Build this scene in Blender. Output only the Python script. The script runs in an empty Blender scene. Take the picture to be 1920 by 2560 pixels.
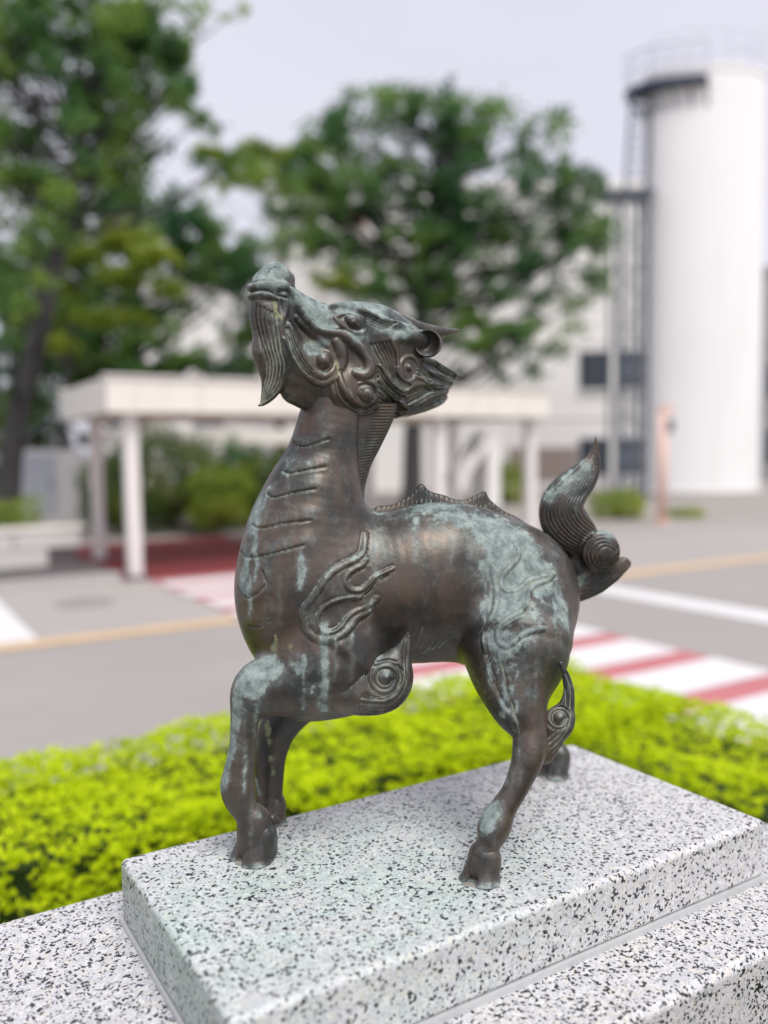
import bpy, math, random, os
import numpy as np
from mathutils import Matrix, Vector

# ------------------------------------------------------------------ scene, camera, light
sc = bpy.context.scene
C = sc.collection
random.seed(7)
RNG = np.random.default_rng(11)

CAM = np.array([0.0, 0.0, 1.70])           # eye height
FPX, PITCH, ROLL = 2144.9, 0.06872, -0.01361   # focal length (px of a 1920x2560 frame), pitch down, roll
_c, _s = math.cos(PITCH), math.sin(PITCH)
_r0 = np.array([1.0, 0, 0]); _u0 = np.array([0, _s, _c]); FWD = np.array([0, _c, -_s])
_cr, _sr = math.cos(ROLL), math.sin(ROLL)
RIGHT = _cr * _r0 + _sr * _u0
UP = -_sr * _r0 + _cr * _u0

cd = bpy.data.cameras.new('camera')
cam = bpy.data.objects.new('camera', cd); C.objects.link(cam)
cd.sensor_fit = 'VERTICAL'; cd.sensor_height = 36.0; cd.sensor_width = 27.0
cd.lens = FPX / 2560 * 36.0
cd.clip_start = 0.05; cd.clip_end = 3000
M = Matrix.Identity(4)
for i in range(3):
    M[i][0] = RIGHT[i]; M[i][1] = UP[i]; M[i][2] = -FWD[i]; M[i][3] = CAM[i]
cam.matrix_world = M
cd.dof.use_dof = True
cd.dof.focus_distance = 1.03
cd.dof.aperture_fstop = 1.65
sc.camera = cam

world = bpy.data.worlds.new('World'); sc.world = world
world.use_nodes = True
wn = world.node_tree.nodes; wl = world.node_tree.links
bg = wn['Background']
SUN_EL, SUN_AZ = math.radians(58), math.radians(150)   # azimuth clockwise from +Y: behind the camera, to the right
sky = wn.new('ShaderNodeTexSky'); sky.sky_type = 'NISHITA'; sky.sun_disc = False
sky.sun_elevation = SUN_EL; sky.sun_rotation = SUN_AZ; sky.dust_density = 6.0; sky.air_density = 1.0
scl = wn.new('ShaderNodeVectorMath'); scl.operation = 'SCALE'; scl.inputs[3].default_value = 0.9
wl.new(sky.outputs[0], scl.inputs[0])
mixw = wn.new('ShaderNodeMix'); mixw.data_type = 'RGBA'
mixw.inputs[0].default_value = 0.93                      # closed cloud cover
wl.new(scl.outputs[0], mixw.inputs[6])
cco = wn.new('ShaderNodeTexCoord'); cmap = wn.new('ShaderNodeMapping'); cmap.inputs['Scale'].default_value = (1, 1, 2.5)
wl.new(cco.outputs['Generated'], cmap.inputs[0])
cno = wn.new('ShaderNodeTexNoise'); cno.inputs['Scale'].default_value = 1.6; cno.inputs['Detail'].default_value = 5; wl.new(cmap.outputs[0], cno.inputs['Vector'])
crp = wn.new('ShaderNodeMix'); crp.data_type = 'RGBA'; wl.new(cno.outputs[0], crp.inputs[0])   # faint cloud structure
crp.inputs[6].default_value = (4.05, 3.98, 4.75, 1); crp.inputs[7].default_value = (4.9, 4.86, 5.4, 1)
wl.new(crp.outputs[2], mixw.inputs[7])
wl.new(mixw.outputs[2], bg.inputs[0]); bg.inputs[1].default_value = 0.10

sd = bpy.data.lights.new('sun', 'SUN'); sd.energy = 1.5; sd.angle = math.radians(30); sd.color = (1.0, 0.97, 0.93)
sun = bpy.data.objects.new('sun', sd); C.objects.link(sun)
sdir = Vector((math.sin(SUN_AZ) * math.cos(SUN_EL), math.cos(SUN_AZ) * math.cos(SUN_EL), math.sin(SUN_EL)))
sun.rotation_euler = sdir.to_track_quat('Z', 'Y').to_euler()
sun.location = (3, -4, 8)

vs = sc.view_settings
vs.view_transform = 'Standard'; vs.look = 'None'; vs.gamma = 1; vs.exposure = 0.85; vs.use_curve_mapping = False
sc.render.engine = 'CYCLES'
sc.cycles.use_denoising = True
sc.cycles.max_bounces = 8; sc.cycles.diffuse_bounces = 3; sc.cycles.transparent_max_bounces = 12
sc.cycles.sample_clamp_indirect = 6

# ------------------------------------------------------------------ site grid (road, canopy, plinth share it)
TH = 0.55021
A = np.array([math.cos(TH), math.sin(TH), 0]); B = np.array([-math.sin(TH), math.cos(TH), 0])
def uv(u, v, z=0.0):
    p = A * u + B * v
    return (p[0], p[1], z)
def ray(px, py):
    return FWD + RIGHT * ((px - 960) / FPX) - UP * ((py - 1280) / FPX)
def at_depth(px, py, d):
    return CAM + ray(px, py) * d
ROT_SITE = TH

# ------------------------------------------------------------------ generic helpers
def link(o, parent=None):
    C.objects.link(o)
    if parent is not None: o.parent = parent
    return o
def tag(o, label=None, cat=None, group=None, kind=None):
    if label: o['label'] = label
    if cat: o['category'] = cat
    if group: o['group'] = group
    if kind: o['kind'] = kind
    return o
def empty(name, loc=(0, 0, 0), rz=0.0):
    o = bpy.data.objects.new(name, None); o.empty_display_size = 0.2
    o.location = loc; o.rotation_euler = (0, 0, rz)
    return link(o)
def mesh_np(name, V, F, mat=None, parent=None, smooth=False, attrs=None):
    """V (n,3), F (m,k) fixed-size faces -> object"""
    V = np.ascontiguousarray(V, dtype=np.float32); F = np.ascontiguousarray(F, dtype=np.int32)
    me = bpy.data.meshes.new(name)
    me.vertices.add(len(V)); me.vertices.foreach_set('co', V.ravel())
    k = F.shape[1]
    me.loops.add(F.size); me.loops.foreach_set('vertex_index', F.ravel())
    me.polygons.add(len(F))
    me.polygons.foreach_set('loop_start', np.arange(0, F.size, k, dtype=np.int32))
    try: me.polygons.foreach_set('loop_total', np.full(len(F), k, dtype=np.int32))
    except Exception: pass
    me.update(calc_edges=True)
    if smooth: me.polygons.foreach_set('use_smooth', np.ones(len(F), dtype=bool))
    if attrs:
        for n, a in attrs.items():
            at = me.attributes.new(n, 'FLOAT', 'POINT'); at.data.foreach_set('value', np.ascontiguousarray(a, dtype=np.float32))
    me.validate()
    if mat: me.materials.append(mat)
    return link(bpy.data.objects.new(name, me), parent)
class MB:
    """collects boxes / tubes / prisms in one mesh"""
    def __init__(self): self.v = []; self.f = []
    def add(self, V, F):
        n = len(self.v); self.v += [tuple(p) for p in V]; self.f += [tuple(i + n for i in q) for q in F]; return self
    def box(self, x0, x1, y0, y1, z0, z1, bev=0.0):
        if bev <= 0:
            V = [(x, y, z) for z in (z0, z1) for y in (y0, y1) for x in (x0, x1)]
            return self.add(V, [(0, 2, 3, 1), (4, 5, 7, 6), (0, 1, 5, 4), (2, 6, 7, 3), (0, 4, 6, 2), (1, 3, 7, 5)])
        b = bev   # chamfered box
        xs, ys, zs = (x0, x1), (y0, y1), (z0, z1)
        V = []; idx = {}
        for i in (0, 1):
            for j in (0, 1):
                for k in (0, 1):
                    sx, sy, sz = (1 - 2 * i), (1 - 2 * j), (1 - 2 * k)
                    x, y, z = xs[i], ys[j], zs[k]
                    for a, p in (('x', (x, y + sy * b, z + sz * b)), ('y', (x + sx * b, y, z + sz * b)), ('z', (x + sx * b, y + sy * b, z))):
                        idx[i, j, k, a] = len(V); V.append(p)
        F = []
        for i in (0, 1):
            F.append([idx[i, 0, 0, 'x'], idx[i, 1, 0, 'x'], idx[i, 1, 1, 'x'], idx[i, 0, 1, 'x']])
            F.append([idx[0, i, 0, 'y'], idx[1, i, 0, 'y'], idx[1, i, 1, 'y'], idx[0, i, 1, 'y']])
            F.append([idx[0, 0, i, 'z'], idx[1, 0, i, 'z'], idx[1, 1, i, 'z'], idx[0, 1, i, 'z']])
        for i in (0, 1):
            for j in (0, 1):
                F.append([idx[i, j, 0, 'x'], idx[i, j, 1, 'x'], idx[i, j, 1, 'y'], idx[i, j, 0, 'y']])
                F.append([idx[i, 0, j, 'x'], idx[i, 1, j, 'x'], idx[i, 1, j, 'z'], idx[i, 0, j, 'z']])
                F.append([idx[0, i, j, 'y'], idx[1, i, j, 'y'], idx[1, i, j, 'z'], idx[0, i, j, 'z']])
                for k in (0, 1):
                    F.append([idx[i, j, k, 'x'], idx[i, j, k, 'y'], idx[i, j, k, 'z']])
        return self.add(V, F)
    def tube(self, pts, rad, n=10, cap=True):
        pts = [Vector(p) for p in pts]
        if not hasattr(rad, '__len__'): rad = [rad] * len(pts)
        rings = []; up = Vector((0, 0, 1))
        V = []
        for i, p in enumerate(pts):
            t = (pts[min(i + 1, len(pts) - 1)] - pts[max(i - 1, 0)]).normalized()
            ref = up if abs(t.z) < 0.95 else Vector((1, 0, 0))
            x = t.cross(ref).normalized(); y = x.cross(t).normalized()
            rings.append(len(V))
            for k in range(n):
                a = 2 * math.pi * k / n
                V.append(p + x * (rad[i] * math.cos(a)) + y * (rad[i] * math.sin(a)))
        F = []
        for i in range(len(pts) - 1):
            for k in range(n):
                F.append((rings[i] + k, rings[i] + (k + 1) % n, rings[i + 1] + (k + 1) % n, rings[i + 1] + k))
        if cap:
            F.append(tuple(range(n))[::-1]); F.append(tuple(rings[-1] + k for k in range(n)))
        return self.add(V, F)
    def prism(self, poly, z0, z1):
        n = len(poly)
        V = [(p[0], p[1], z0) for p in poly] + [(p[0], p[1], z1) for p in poly]
        F = [tuple(range(n))[::-1], tuple(range(n, 2 * n))] + [(i, (i + 1) % n, n + (i + 1) % n, n + i) for i in range(n)]
        return self.add(V, F)
    def build(self, name, mat=None, parent=None, smooth=False):
        me = bpy.data.meshes.new(name); me.from_pydata(self.v, [], self.f)
        import bmesh
        bm = bmesh.new(); bm.from_mesh(me); bmesh.ops.recalc_face_normals(bm, faces=bm.faces); bm.to_mesh(me); bm.free()
        if smooth:
            me.polygons.foreach_set('use_smooth', np.ones(len(me.polygons), dtype=bool))
        me.update()
        if mat: me.materials.append(mat)
        return link(bpy.data.objects.new(name, me), parent)

def crom(P, n):
    """Catmull-Rom through rows of P, n samples per span"""
    P = np.asarray(P, float)
    if len(P) < 3:
        t = np.linspace(0, 1, n + 1)[:, None]; return P[0] * (1 - t) + P[-1] * t
    Q = np.vstack([2 * P[0] - P[1], P, 2 * P[-1] - P[-2]]); out = []
    for i in range(1, len(Q) - 2):
        t = np.linspace(0, 1, n, endpoint=False)[:, None]
        a, b, c, d = Q[i - 1], Q[i], Q[i + 1], Q[i + 2]
        out.append(0.5 * (2 * b + (c - a) * t + (2 * a - 5 * b + 4 * c - d) * t ** 2 + (3 * b - a - 3 * c + d) * t ** 3))
    out.append(Q[-2][None]); return np.vstack(out)
def even(P, step):
    P = np.asarray(P, float); d = np.r_[0, np.cumsum(np.linalg.norm(np.diff(P, axis=0), axis=1))]
    n = max(2, int(d[-1] / step) + 1); t = np.linspace(0, d[-1], n)
    return np.stack([np.interp(t, d, P[:, k]) for k in range(P.shape[1])], -1)
# ------------------------------------------------------------------ materials
def new_mat(name):
    m = bpy.data.materials.new(name); m.use_nodes = True
    nt = m.node_tree; return m, nt, nt.nodes, nt.links, nt.nodes['Principled BSDF']
def nmix(nt, fac, a, b, blend='MIX'):
    n = nt.nodes.new('ShaderNodeMix'); n.data_type = 'RGBA'; n.blend_type = blend
    for sock, v in ((n.inputs[0], fac), (n.inputs[6], a), (n.inputs[7], b)):
        if isinstance(v, bpy.types.NodeSocket): nt.links.new(v, sock)
        elif hasattr(v, '__len__'): sock.default_value = (*v[:3], 1)
        else: sock.default_value = v
    return n.outputs[2]
def nmath(nt, op, a, b=None, clamp=False):
    n = nt.nodes.new('ShaderNodeMath'); n.operation = op; n.use_clamp = clamp
    for sock, v in ((n.inputs[0], a), (n.inputs[1], b)):
        if v is None: continue
        if isinstance(v, bpy.types.NodeSocket): nt.links.new(v, sock)
        else: sock.default_value = v
    return n.outputs[0]
def nrange(nt, v, a, b, c=0.0, d=1.0, smooth=True):
    n = nt.nodes.new('ShaderNodeMapRange'); n.interpolation_type = 'SMOOTHSTEP' if smooth else 'LINEAR'
    nt.links.new(v, n.inputs[0])
    for i, x in enumerate((a, b, c, d)): n.inputs[i + 1].default_value = x
    return n.outputs[0]
def ncoord(nt, kind='Object', scale=(1, 1, 1), rot=(0, 0, 0), loc=(0, 0, 0)):
    t = nt.nodes.new('ShaderNodeTexCoord'); m = nt.nodes.new('ShaderNodeMapping')
    m.inputs['Scale'].default_value = scale; m.inputs['Rotation'].default_value = rot; m.inputs['Location'].default_value = loc
    nt.links.new(t.outputs[kind], m.inputs[0]); return m.outputs[0]
def nnoise(nt, vec, scale, detail=4, rough=0.55, dist=0.0):
    n = nt.nodes.new('ShaderNodeTexNoise'); nt.links.new(vec, n.inputs['Vector'])
    n.inputs['Scale'].default_value = scale; n.inputs['Detail'].default_value = detail
    n.inputs['Roughness'].default_value = rough; n.inputs['Distortion'].default_value = dist
    return n
def nbump(nt, h, strength, dist, bsdf):
    n = nt.nodes.new('ShaderNodeBump'); n.inputs['Strength'].default_value = strength; n.inputs['Distance'].default_value = dist
    nt.links.new(h, n.inputs['Height']); nt.links.new(n.outputs[0], bsdf.inputs['Normal'])
def weathered(name, col, var=0.15, rough=0.7, scale=2.0, metallic=0.0, dirt=None, dirt_amt=0.35, fine=40.0, bump=0.0):
    m, nt, N, L, b = new_mat(name)
    co = ncoord(nt)
    n1 = nnoise(nt, co, scale, 6, 0.6); n2 = nnoise(nt, co, fine, 3, 0.6)
    lo = [c * (1 - var) for c in col]; hi = [min(1, c * (1 + var)) for c in col]
    colr = nmix(nt, n1.outputs[0], lo, hi)
    colr = nmix(nt, nrange(nt, n2.outputs[0], 0.35, 0.75, 0, 0.35), colr, [c * 0.8 for c in col])
    if dirt:
        cs = ncoord(nt, scale=(1, 1, 0.12)); ns = nnoise(nt, cs, scale * 3.0, 5, 0.65)
        colr = nmix(nt, nrange(nt, ns.outputs[0], 0.5, 0.8, 0, dirt_amt), colr, dirt)
    L.new(colr, b.inputs['Base Color'])
    b.inputs['Roughness'].default_value = rough; b.inputs['Metallic'].default_value = metallic
    if bump: nbump(nt, n2.outputs[0], bump, 0.01, b)
    return m
def leaf_mat(name, c1, c2, c3, nscale=1.2, trans=0.35, rough=0.5):
    m, nt, N, L, b = new_mat(name)
    at = N.new('ShaderNodeAttribute'); at.attribute_name = 'tint'
    co = ncoord(nt); n = nnoise(nt, co, nscale, 3)
    c = nmix(nt, at.outputs['Fac'], c1, c2)
    c = nmix(nt, nrange(nt, n.outputs[0], 0.42, 0.66), c, c3)
    L.new(c, b.inputs['Base Color']); b.inputs['Roughness'].default_value = rough; b.inputs['Specular IOR Level'].default_value = 0.18
    tr = N.new('ShaderNodeBsdfTranslucent'); L.new(c, tr.inputs['Color'])
    mx = N.new('ShaderNodeMixShader'); mx.inputs[0].default_value = trans
    L.new(b.outputs[0], mx.inputs[1]); L.new(tr.outputs[0], mx.inputs[2])
    L.new(mx.outputs[0], N['Material Output'].inputs[0])
    return m

def granite_mat(name, dark=1.0, green=False):
    m, nt, N, L, b = new_mat(name)
    co = ncoord(nt)
    nz = nnoise(nt, co, 240, 4, 0.7)
    vadd = N.new('ShaderNodeVectorMath'); vadd.operation = 'MULTIPLY_ADD'
    L.new(nz.outputs['Color'], vadd.inputs[0]); vadd.inputs[1].default_value = (0.0075, 0.0075, 0.0075); L.new(co, vadd.inputs[2])
    def vor(scale):
        v = N.new('ShaderNodeTexVoronoi'); v.feature = 'F1'; v.inputs['Scale'].default_value = scale
        L.new(vadd.outputs[0], v.inputs['Vector']); s = N.new('ShaderNodeSeparateColor'); L.new(v.outputs['Color'], s.inputs[0]); return v, s
    v1, s1 = vor(325); v2, s2 = vor(175); v3, s3 = vor(560)
    clus = nnoise(nt, co, 80, 3, 0.6)
    base = nmix(nt, s2.outputs[0], (0.70, 0.695, 0.685), (0.57, 0.57, 0.585))
    grey = nmath(nt, 'GREATER_THAN', s2.outputs[1], 0.66)
    base = nmix(nt, nmath(nt, 'MULTIPLY', grey, 0.75), base, (0.54, 0.54, 0.56))
    warm = nmath(nt, 'GREATER_THAN', s2.outputs[2], 0.86)
    base = nmix(nt, nmath(nt, 'MULTIPLY', warm, 0.6), base, (0.66, 0.61, 0.53))
    fl = nmath(nt, 'GREATER_THAN', s3.outputs[0], 0.83)
    base = nmix(nt, nmath(nt, 'MULTIPLY', fl, 0.55), base, (0.25, 0.25, 0.275))
    thr = nmath(nt, 'SUBTRACT', 1.112, nmath(nt, 'MULTIPLY', clus.outputs[0], 0.55 * dark))
    blk = nmath(nt, 'GREATER_THAN', s1.outputs[0], thr)
    base = nmix(nt, blk, base, (0.018, 0.019, 0.024))
    if green:   # verdigris washed off the bronze on to the stone
        cg = ncoord(nt, scale=(2.0, 3.6, 0.6), loc=(0.4, 0.1, 0))
        gr = N.new('ShaderNodeTexGradient'); gr.gradient_type = 'SPHERICAL'; L.new(cg, gr.inputs[0])
        ng = nnoise(nt, co, 14, 5, 0.6)
        fac = nmath(nt, 'MULTIPLY', nrange(nt, gr.outputs['Fac'], 0.0, 0.75), nrange(nt, ng.outputs[0], 0.3, 0.65, 0.15, 0.6))
        base = nmix(nt, fac, base, nmix(nt, 1.0, base, (0.68, 0.93, 0.82), 'MULTIPLY'))
        # shade of the slab's end face painted darker, together with patchy greenish dirt
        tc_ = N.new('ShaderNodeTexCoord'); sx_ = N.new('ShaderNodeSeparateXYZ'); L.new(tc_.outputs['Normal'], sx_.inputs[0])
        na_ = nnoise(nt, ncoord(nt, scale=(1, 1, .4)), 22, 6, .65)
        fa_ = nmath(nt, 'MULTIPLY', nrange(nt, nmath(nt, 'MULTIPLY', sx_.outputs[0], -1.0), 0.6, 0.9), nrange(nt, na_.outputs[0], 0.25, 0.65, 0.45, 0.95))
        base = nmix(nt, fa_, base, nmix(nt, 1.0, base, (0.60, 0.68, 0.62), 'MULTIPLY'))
    else:
        ng = nnoise(nt, co, 9, 5, 0.6)
        base = nmix(nt, nrange(nt, ng.outputs[0], 0.5, 0.75, 0, 0.4), base, nmix(nt, 1.0, base, (0.95, 0.9, 0.78), 'MULTIPLY'))
    L.new(base, b.inputs['Base Color'])
    b.inputs['Roughness'].default_value = 0.5
    rr = nnoise(nt, co, 300, 2); L.new(nrange(nt, rr.outputs[0], 0.3, 0.7, 0.30, 0.5), b.inputs['Roughness'])
    nbump(nt, rr.outputs[0], 0.12, 0.002, b)
    return m

def bronze_mat():
    m, nt, N, L, b = new_mat('bronze')
    def attr(n):
        a = N.new('ShaderNodeAttribute'); a.attribute_name = n; return a.outputs['Fac']
    pat, lic, cav = attr('patina'), attr('lichen'), attr('cavity')
    co = ncoord(nt); cs = ncoord(nt, scale=(1, 1, 0.16))
    n1 = nnoise(nt, co, 70, 10, 0.72); n2 = nnoise(nt, co, 10, 5, 0.6); n3 = nnoise(nt, cs, 48, 7, 0.66); n4 = nnoise(nt, co, 480, 3, 0.7)
    sub = lambda x, k: nmath(nt, 'MULTIPLY', nmath(nt, 'SUBTRACT', x, 0.5), k)
    brown = nmix(nt, nrange(nt, n2.outputs[0], 0.34, 0.66), (0.05, 0.048, 0.044), (0.142, 0.109, 0.085))
    brown = nmix(nt, nrange(nt, n3.outputs[0], 0.42, 0.7, 0, 0.7), brown, (0.036, 0.042, 0.043))
    red = nnoise(nt, co, 14, 5); brown = nmix(nt, nrange(nt, red.outputs[0], 0.54, 0.72, 0, 0.38), brown, (0.155, 0.106, 0.08))
    blue = nnoise(nt, ncoord(nt, loc=(3, 5, 1)), 17, 6, .65); brown = nmix(nt, nrange(nt, blue.outputs[0], 0.52, 0.66, 0, 0.55), brown, (0.038, 0.053, 0.052))
    brown = nmix(nt, nrange(nt, n4.outputs[0], 0.63, 0.8, 0, 0.4), brown, (0.20, 0.21, 0.19))
    teal = nmix(nt, nrange(nt, n1.outputs[0], 0.35, 0.68), (0.115, 0.155, 0.148), (0.335, 0.405, 0.38))
    # ragged, streaked edge of the verdigris
    v = nmath(nt, 'ADD', pat, sub(n1.outputs[0], 1.25))
    v = nmath(nt, 'ADD', v, sub(n3.outputs[0], 1.0)); v = nmath(nt, 'ADD', v, sub(n2.outputs[0], 0.5))
    pm = nmath(nt, 'MAXIMUM', nrange(nt, v, 0.40, 0.72, 0.0, 0.92), nrange(nt, v, 0.02, 0.9, 0.0, 0.5))
    col = nmix(nt, pm, brown, teal)
    # grooves: black residue, with pale deposit in patches
    col = nmix(nt, nrange(nt, nmath(nt, 'ADD', cav, sub(n1.outputs[0], .8)), 0.35, 0.9, 0, 0.75), col, (0.028, 0.032, 0.032))
    cm = nmath(nt, 'MULTIPLY', nrange(nt, nmath(nt, 'ADD', cav, sub(n1.outputs[0], 1.4)), 0.5, 0.85, 0, 0.8), nrange(nt, blue.outputs[0], 0.40, 0.54, 0.0, 1))
    col = nmix(nt, cm, col, (0.29, 0.32, 0.25))
    lm = nrange(nt, nmath(nt, 'ADD', lic, nmath(nt, 'ADD', sub(n1.outputs[0], 2.4), sub(n3.outputs[0], 1.2))), 0.5, 0.85, 0, 0.75)
    col = nmix(nt, lm, col, (0.27, 0.29, 0.15))
    L.new(col, b.inputs['Base Color'])
    cover = nmath(nt, 'MAXIMUM', nmath(nt, 'MAXIMUM', pm, cm), lm)
    L.new(nrange(nt, cover, 0, 1, 0.6, 0.0, False), b.inputs['Metallic'])
    L.new(nmath(nt, 'ADD', nrange(nt, cover, 0, 1, 0.37, 0.70, False), sub(n3.outputs[0], 0.3)), b.inputs['Roughness'])
    h = nmath(nt, 'ADD', nmath(nt, 'MULTIPLY', n4.outputs[0], 0.35), n1.outputs[0])
    nbump(nt, h, 0.25, 0.0018, b)
    return m
# ------------------------------------------------------------------ ground, road, markings
asphalt = weathered('asphalt', (.40, .37, .345), .16, .85, .6, fine=60, dirt=(.33, .31, .29), dirt_amt=.3, bump=.2)
asphalt2 = weathered('asphalt_inner', (.35, .325, .305), .16, .85, .6, fine=60, bump=.2)
paving = weathered('paving', (.34, .31, .28), .12, .8, 1.5, fine=30)
darkpav = weathered('dark_paving', (.115, .10, .10), .2, .8, 2.0)
redpav = weathered('red_walk', (.20, .03, .035), .2, .7, 2.0)
redpaint = weathered('red_paint', (.52, .17, .18), .18, .65, 2.5, fine=50)
whitepaint = weathered('white_paint', (.74, .73, .73), .08, .6, 3.0, fine=60, dirt=(.5, .49, .47), dirt_amt=.3)
yellowpaint = weathered('yellow_paint', (.66, .46, .26), .15, .65, 3.0, fine=50)
soil = weathered('soil', (.07, .05, .035), .3, .95, 6.0)
palestone = weathered('pale_stone', (.62, .60, .57), .12, .8, 3.0)
kerbm = weathered('kerb_stone', (.45, .43, .41), .12, .8, 3.0)
white_steel = weathered('white_steel', (.80, .77, .74), .06, .45, 2.0, dirt=(.5, .45, .38), dirt_amt=.3)
cream = weathered('cream_panel', (.80, .76, .68), .06, .5, 1.5, dirt=(.5, .44, .35), dirt_amt=.35)
wallw = weathered('white_wall', (.88, .86, .83), .05, .8, .4, dirt=(.5, .47, .43), dirt_amt=.3)
towerw = weathered('tower_wall', (.90, .89, .88), .04, .75, .3, dirt=(.55, .53, .5), dirt_amt=.3)
steel = weathered('grey_steel', (.14, .165, .20), .15, .5, 4.0)
palesteel = weathered('pale_steel', (.50, .53, .60), .08, .5, 4.0)
darksteel = weathered('dark_steel', (.03, .045, .075), .2, .5, 4.0)
brownw = weathered('brown_wall', (.33, .27, .24), .12, .8, 2.0)
pinkm = weathered('salmon_paint', (.80, .56, .48), .12, .5, 4.0, dirt=(.7, .5, .42), dirt_amt=.5)
barkm = weathered('bark', (.05, .047, .046), .35, .9, 5.0, dirt=(.05, .05, .045), dirt_amt=.6)
def glass_mat(name, col, rough=.1):
    m, nt, N, L, b = new_mat(name); b.inputs['Base Color'].default_value = (*col, 1); b.inputs['Roughness'].default_value = rough; b.inputs['Specular IOR Level'].default_value = .6
    return m
winglass = glass_mat('window_glass', (.035, .045, .06), .12)
def sheet(name, u0, u1, v0, v1, z, mat, parent=None, kind='structure'):
    P = [uv(u0, v0, z), uv(u1, v0, z), uv(u1, v1, z), uv(u0, v1, z)]
    o = MB().add(P, [(0, 1, 2, 3)]).build(name, mat, parent)
    if kind and parent is None: o['kind'] = kind
    return o
g = MB().add([(-900, -900, -.02), (900, -900, -.02), (900, 1500, -.02), (-900, 1500, -.02)], [(0, 1, 2, 3)]).build('ground', paving); g['kind'] = 'structure'
sheet('road', -60, 90, 2.95, 11.75, 0.0, asphalt)
sheet('forecourt_lane', -60, 90, 2.95, 8.05, .004, asphalt2)
# planting bed round the plinth
kb = MB()
def kerb_box(mb, u0, u1, v0, v1, h=.12): mb.prism([uv(u0, v0), uv(u1, v0), uv(u1, v1), uv(u0, v1)], -.02, h)
bedk = MB(); kerb_box(bedk, -9, 2.55, 2.70, 2.82); kerb_box(bedk, 2.55, 2.67, -6, 2.82)
tag(bedk.build('bed_kerb', kerbm), kind='structure')
bed = MB().prism([uv(-9, -6), uv(2.548, -6), uv(2.548, 2.698), uv(-9, 2.698)], -.015, .06).build('planting_bed', soil); bed['kind'] = 'structure'
# road markings
yl = empty('yellow_line', uv(0, 0, 0)); tag(yl, kind='structure')
sheet('line_paint', -40, 3.28, 8.12, 8.40, .009, yellowpaint, yl); sheet('line_paint', 8.35, 70, 8.02, 8.34, .009, yellowpaint, yl)
wlm = empty('white_lane_line', uv(0, 0, 0)); tag(wlm, kind='structure')
sheet('line_paint', 7.45, 7.95, 2.97, 7.85, .009, whitepaint, wlm); sheet('line_paint', .85, 1.37, 8.42, 11.6, .009, whitepaint, wlm)
cw = empty('crosswalk', uv(0, 0, 0)); tag(cw, kind='structure')
sheet('red_band', 3.35, 5.85, 2.97, 11.7, .009, redpaint, cw)
vv = 3.03; k = 0
while vv < 11.5:
    sheet('white_stripe', 3.35 + .03 * (k % 2), 5.85 - .02 * (k % 3), vv, vv + .56, .013, whitepaint, cw); vv += .86; k += 1
mh = MB().prism([(math.cos(a) * .33 + uv(2.2, 10.3)[0], math.sin(a) * .33 + uv(2.2, 10.3)[1]) for a in np.linspace(0, 2 * math.pi, 24, endpoint=False)], -.005, .012).build('manhole_cover', weathered('cast_iron', (.30, .28, .265), .2, .6, 9))
tag(mh, 'round dark manhole cover in the grey road left of the crosswalk', 'manhole cover')
# far pavement with kerb, red walk under the canopy
fk = MB(); kerb_box(fk, -60, 3.0, 11.75, 11.9); kerb_box(fk, 6.4, 90, 11.75, 11.9)
tag(fk.build('far_kerb', kerbm), kind='structure')
MBp = MB(); MBp.prism([uv(-60, 11.902), uv(2.95, 11.902), uv(2.95, 40), uv(-60, 40)], -.015, .115)
tag(MBp.build('pavement', darkpav), kind='structure')
MBp = MB(); MBp.prism([uv(6.4, 11.902), uv(90, 11.902), uv(90, 40), uv(6.4, 40)], -.015, .115)
tag(MBp.build('pavement', paving), kind='structure')
sheet('red_walkway', 2.96, 6.39, 11.76, 17.0, .012, redpav)
sheet('walkway', 2.96, 6.39, 17.0, 40, .012, paving)

# ------------------------------------------------------------------ foliage helpers
def leaf_mesh(P, Nn, size, fold=.25, jit=.35, aspect=.55):
    """one folded pointed leaf (4 triangles) per point"""
    n = len(P); r = RNG.normal(size=(n, 3)); Nn = Nn + jit * RNG.normal(size=(n, 3)); Nn /= np.linalg.norm(Nn, axis=1, keepdims=True) + 1e-9
    t = np.cross(Nn, r); t /= np.linalg.norm(t, axis=1, keepdims=True) + 1e-9; s = np.cross(Nn, t)
    L = (size * RNG.uniform(.7, 1.3, n))[:, None]
    a = P - t * L * .5; b = P + t * L * .5; c = P + s * L * aspect * .5 + Nn * L * fold * .4 - t * L * .05; d = P - s * L * aspect * .5 + Nn * L * fold * .4 - t * L * .05
    V = np.stack([a, c, b, d], 1).reshape(-1, 3); k = np.arange(n)[:, None] * 4
    F = np.concatenate([k + [0, 2, 1], k + [0, 3, 2]], 0)
    return V, F
def foliage(name, P, Nn, size, mat, parent, tint=None, **kw):
    V, F = leaf_mesh(P, Nn, size, **kw)
    if tint is None: tint = RNG.uniform(0, 1, len(P))
    o = mesh_np(name, V, F, mat, parent, attrs={'tint': np.repeat(tint, 4)}); o['kind'] = 'stuff'; return o
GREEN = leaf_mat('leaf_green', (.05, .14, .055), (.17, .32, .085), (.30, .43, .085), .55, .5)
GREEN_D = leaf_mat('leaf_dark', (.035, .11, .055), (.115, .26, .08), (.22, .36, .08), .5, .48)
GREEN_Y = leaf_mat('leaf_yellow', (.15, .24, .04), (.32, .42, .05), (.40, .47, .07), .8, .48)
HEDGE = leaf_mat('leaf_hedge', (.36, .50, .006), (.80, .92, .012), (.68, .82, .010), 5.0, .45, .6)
BUSH = leaf_mat('leaf_bush', (.04, .09, .02), (.10, .17, .03), (.15, .20, .03), 1.5, .3)

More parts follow.
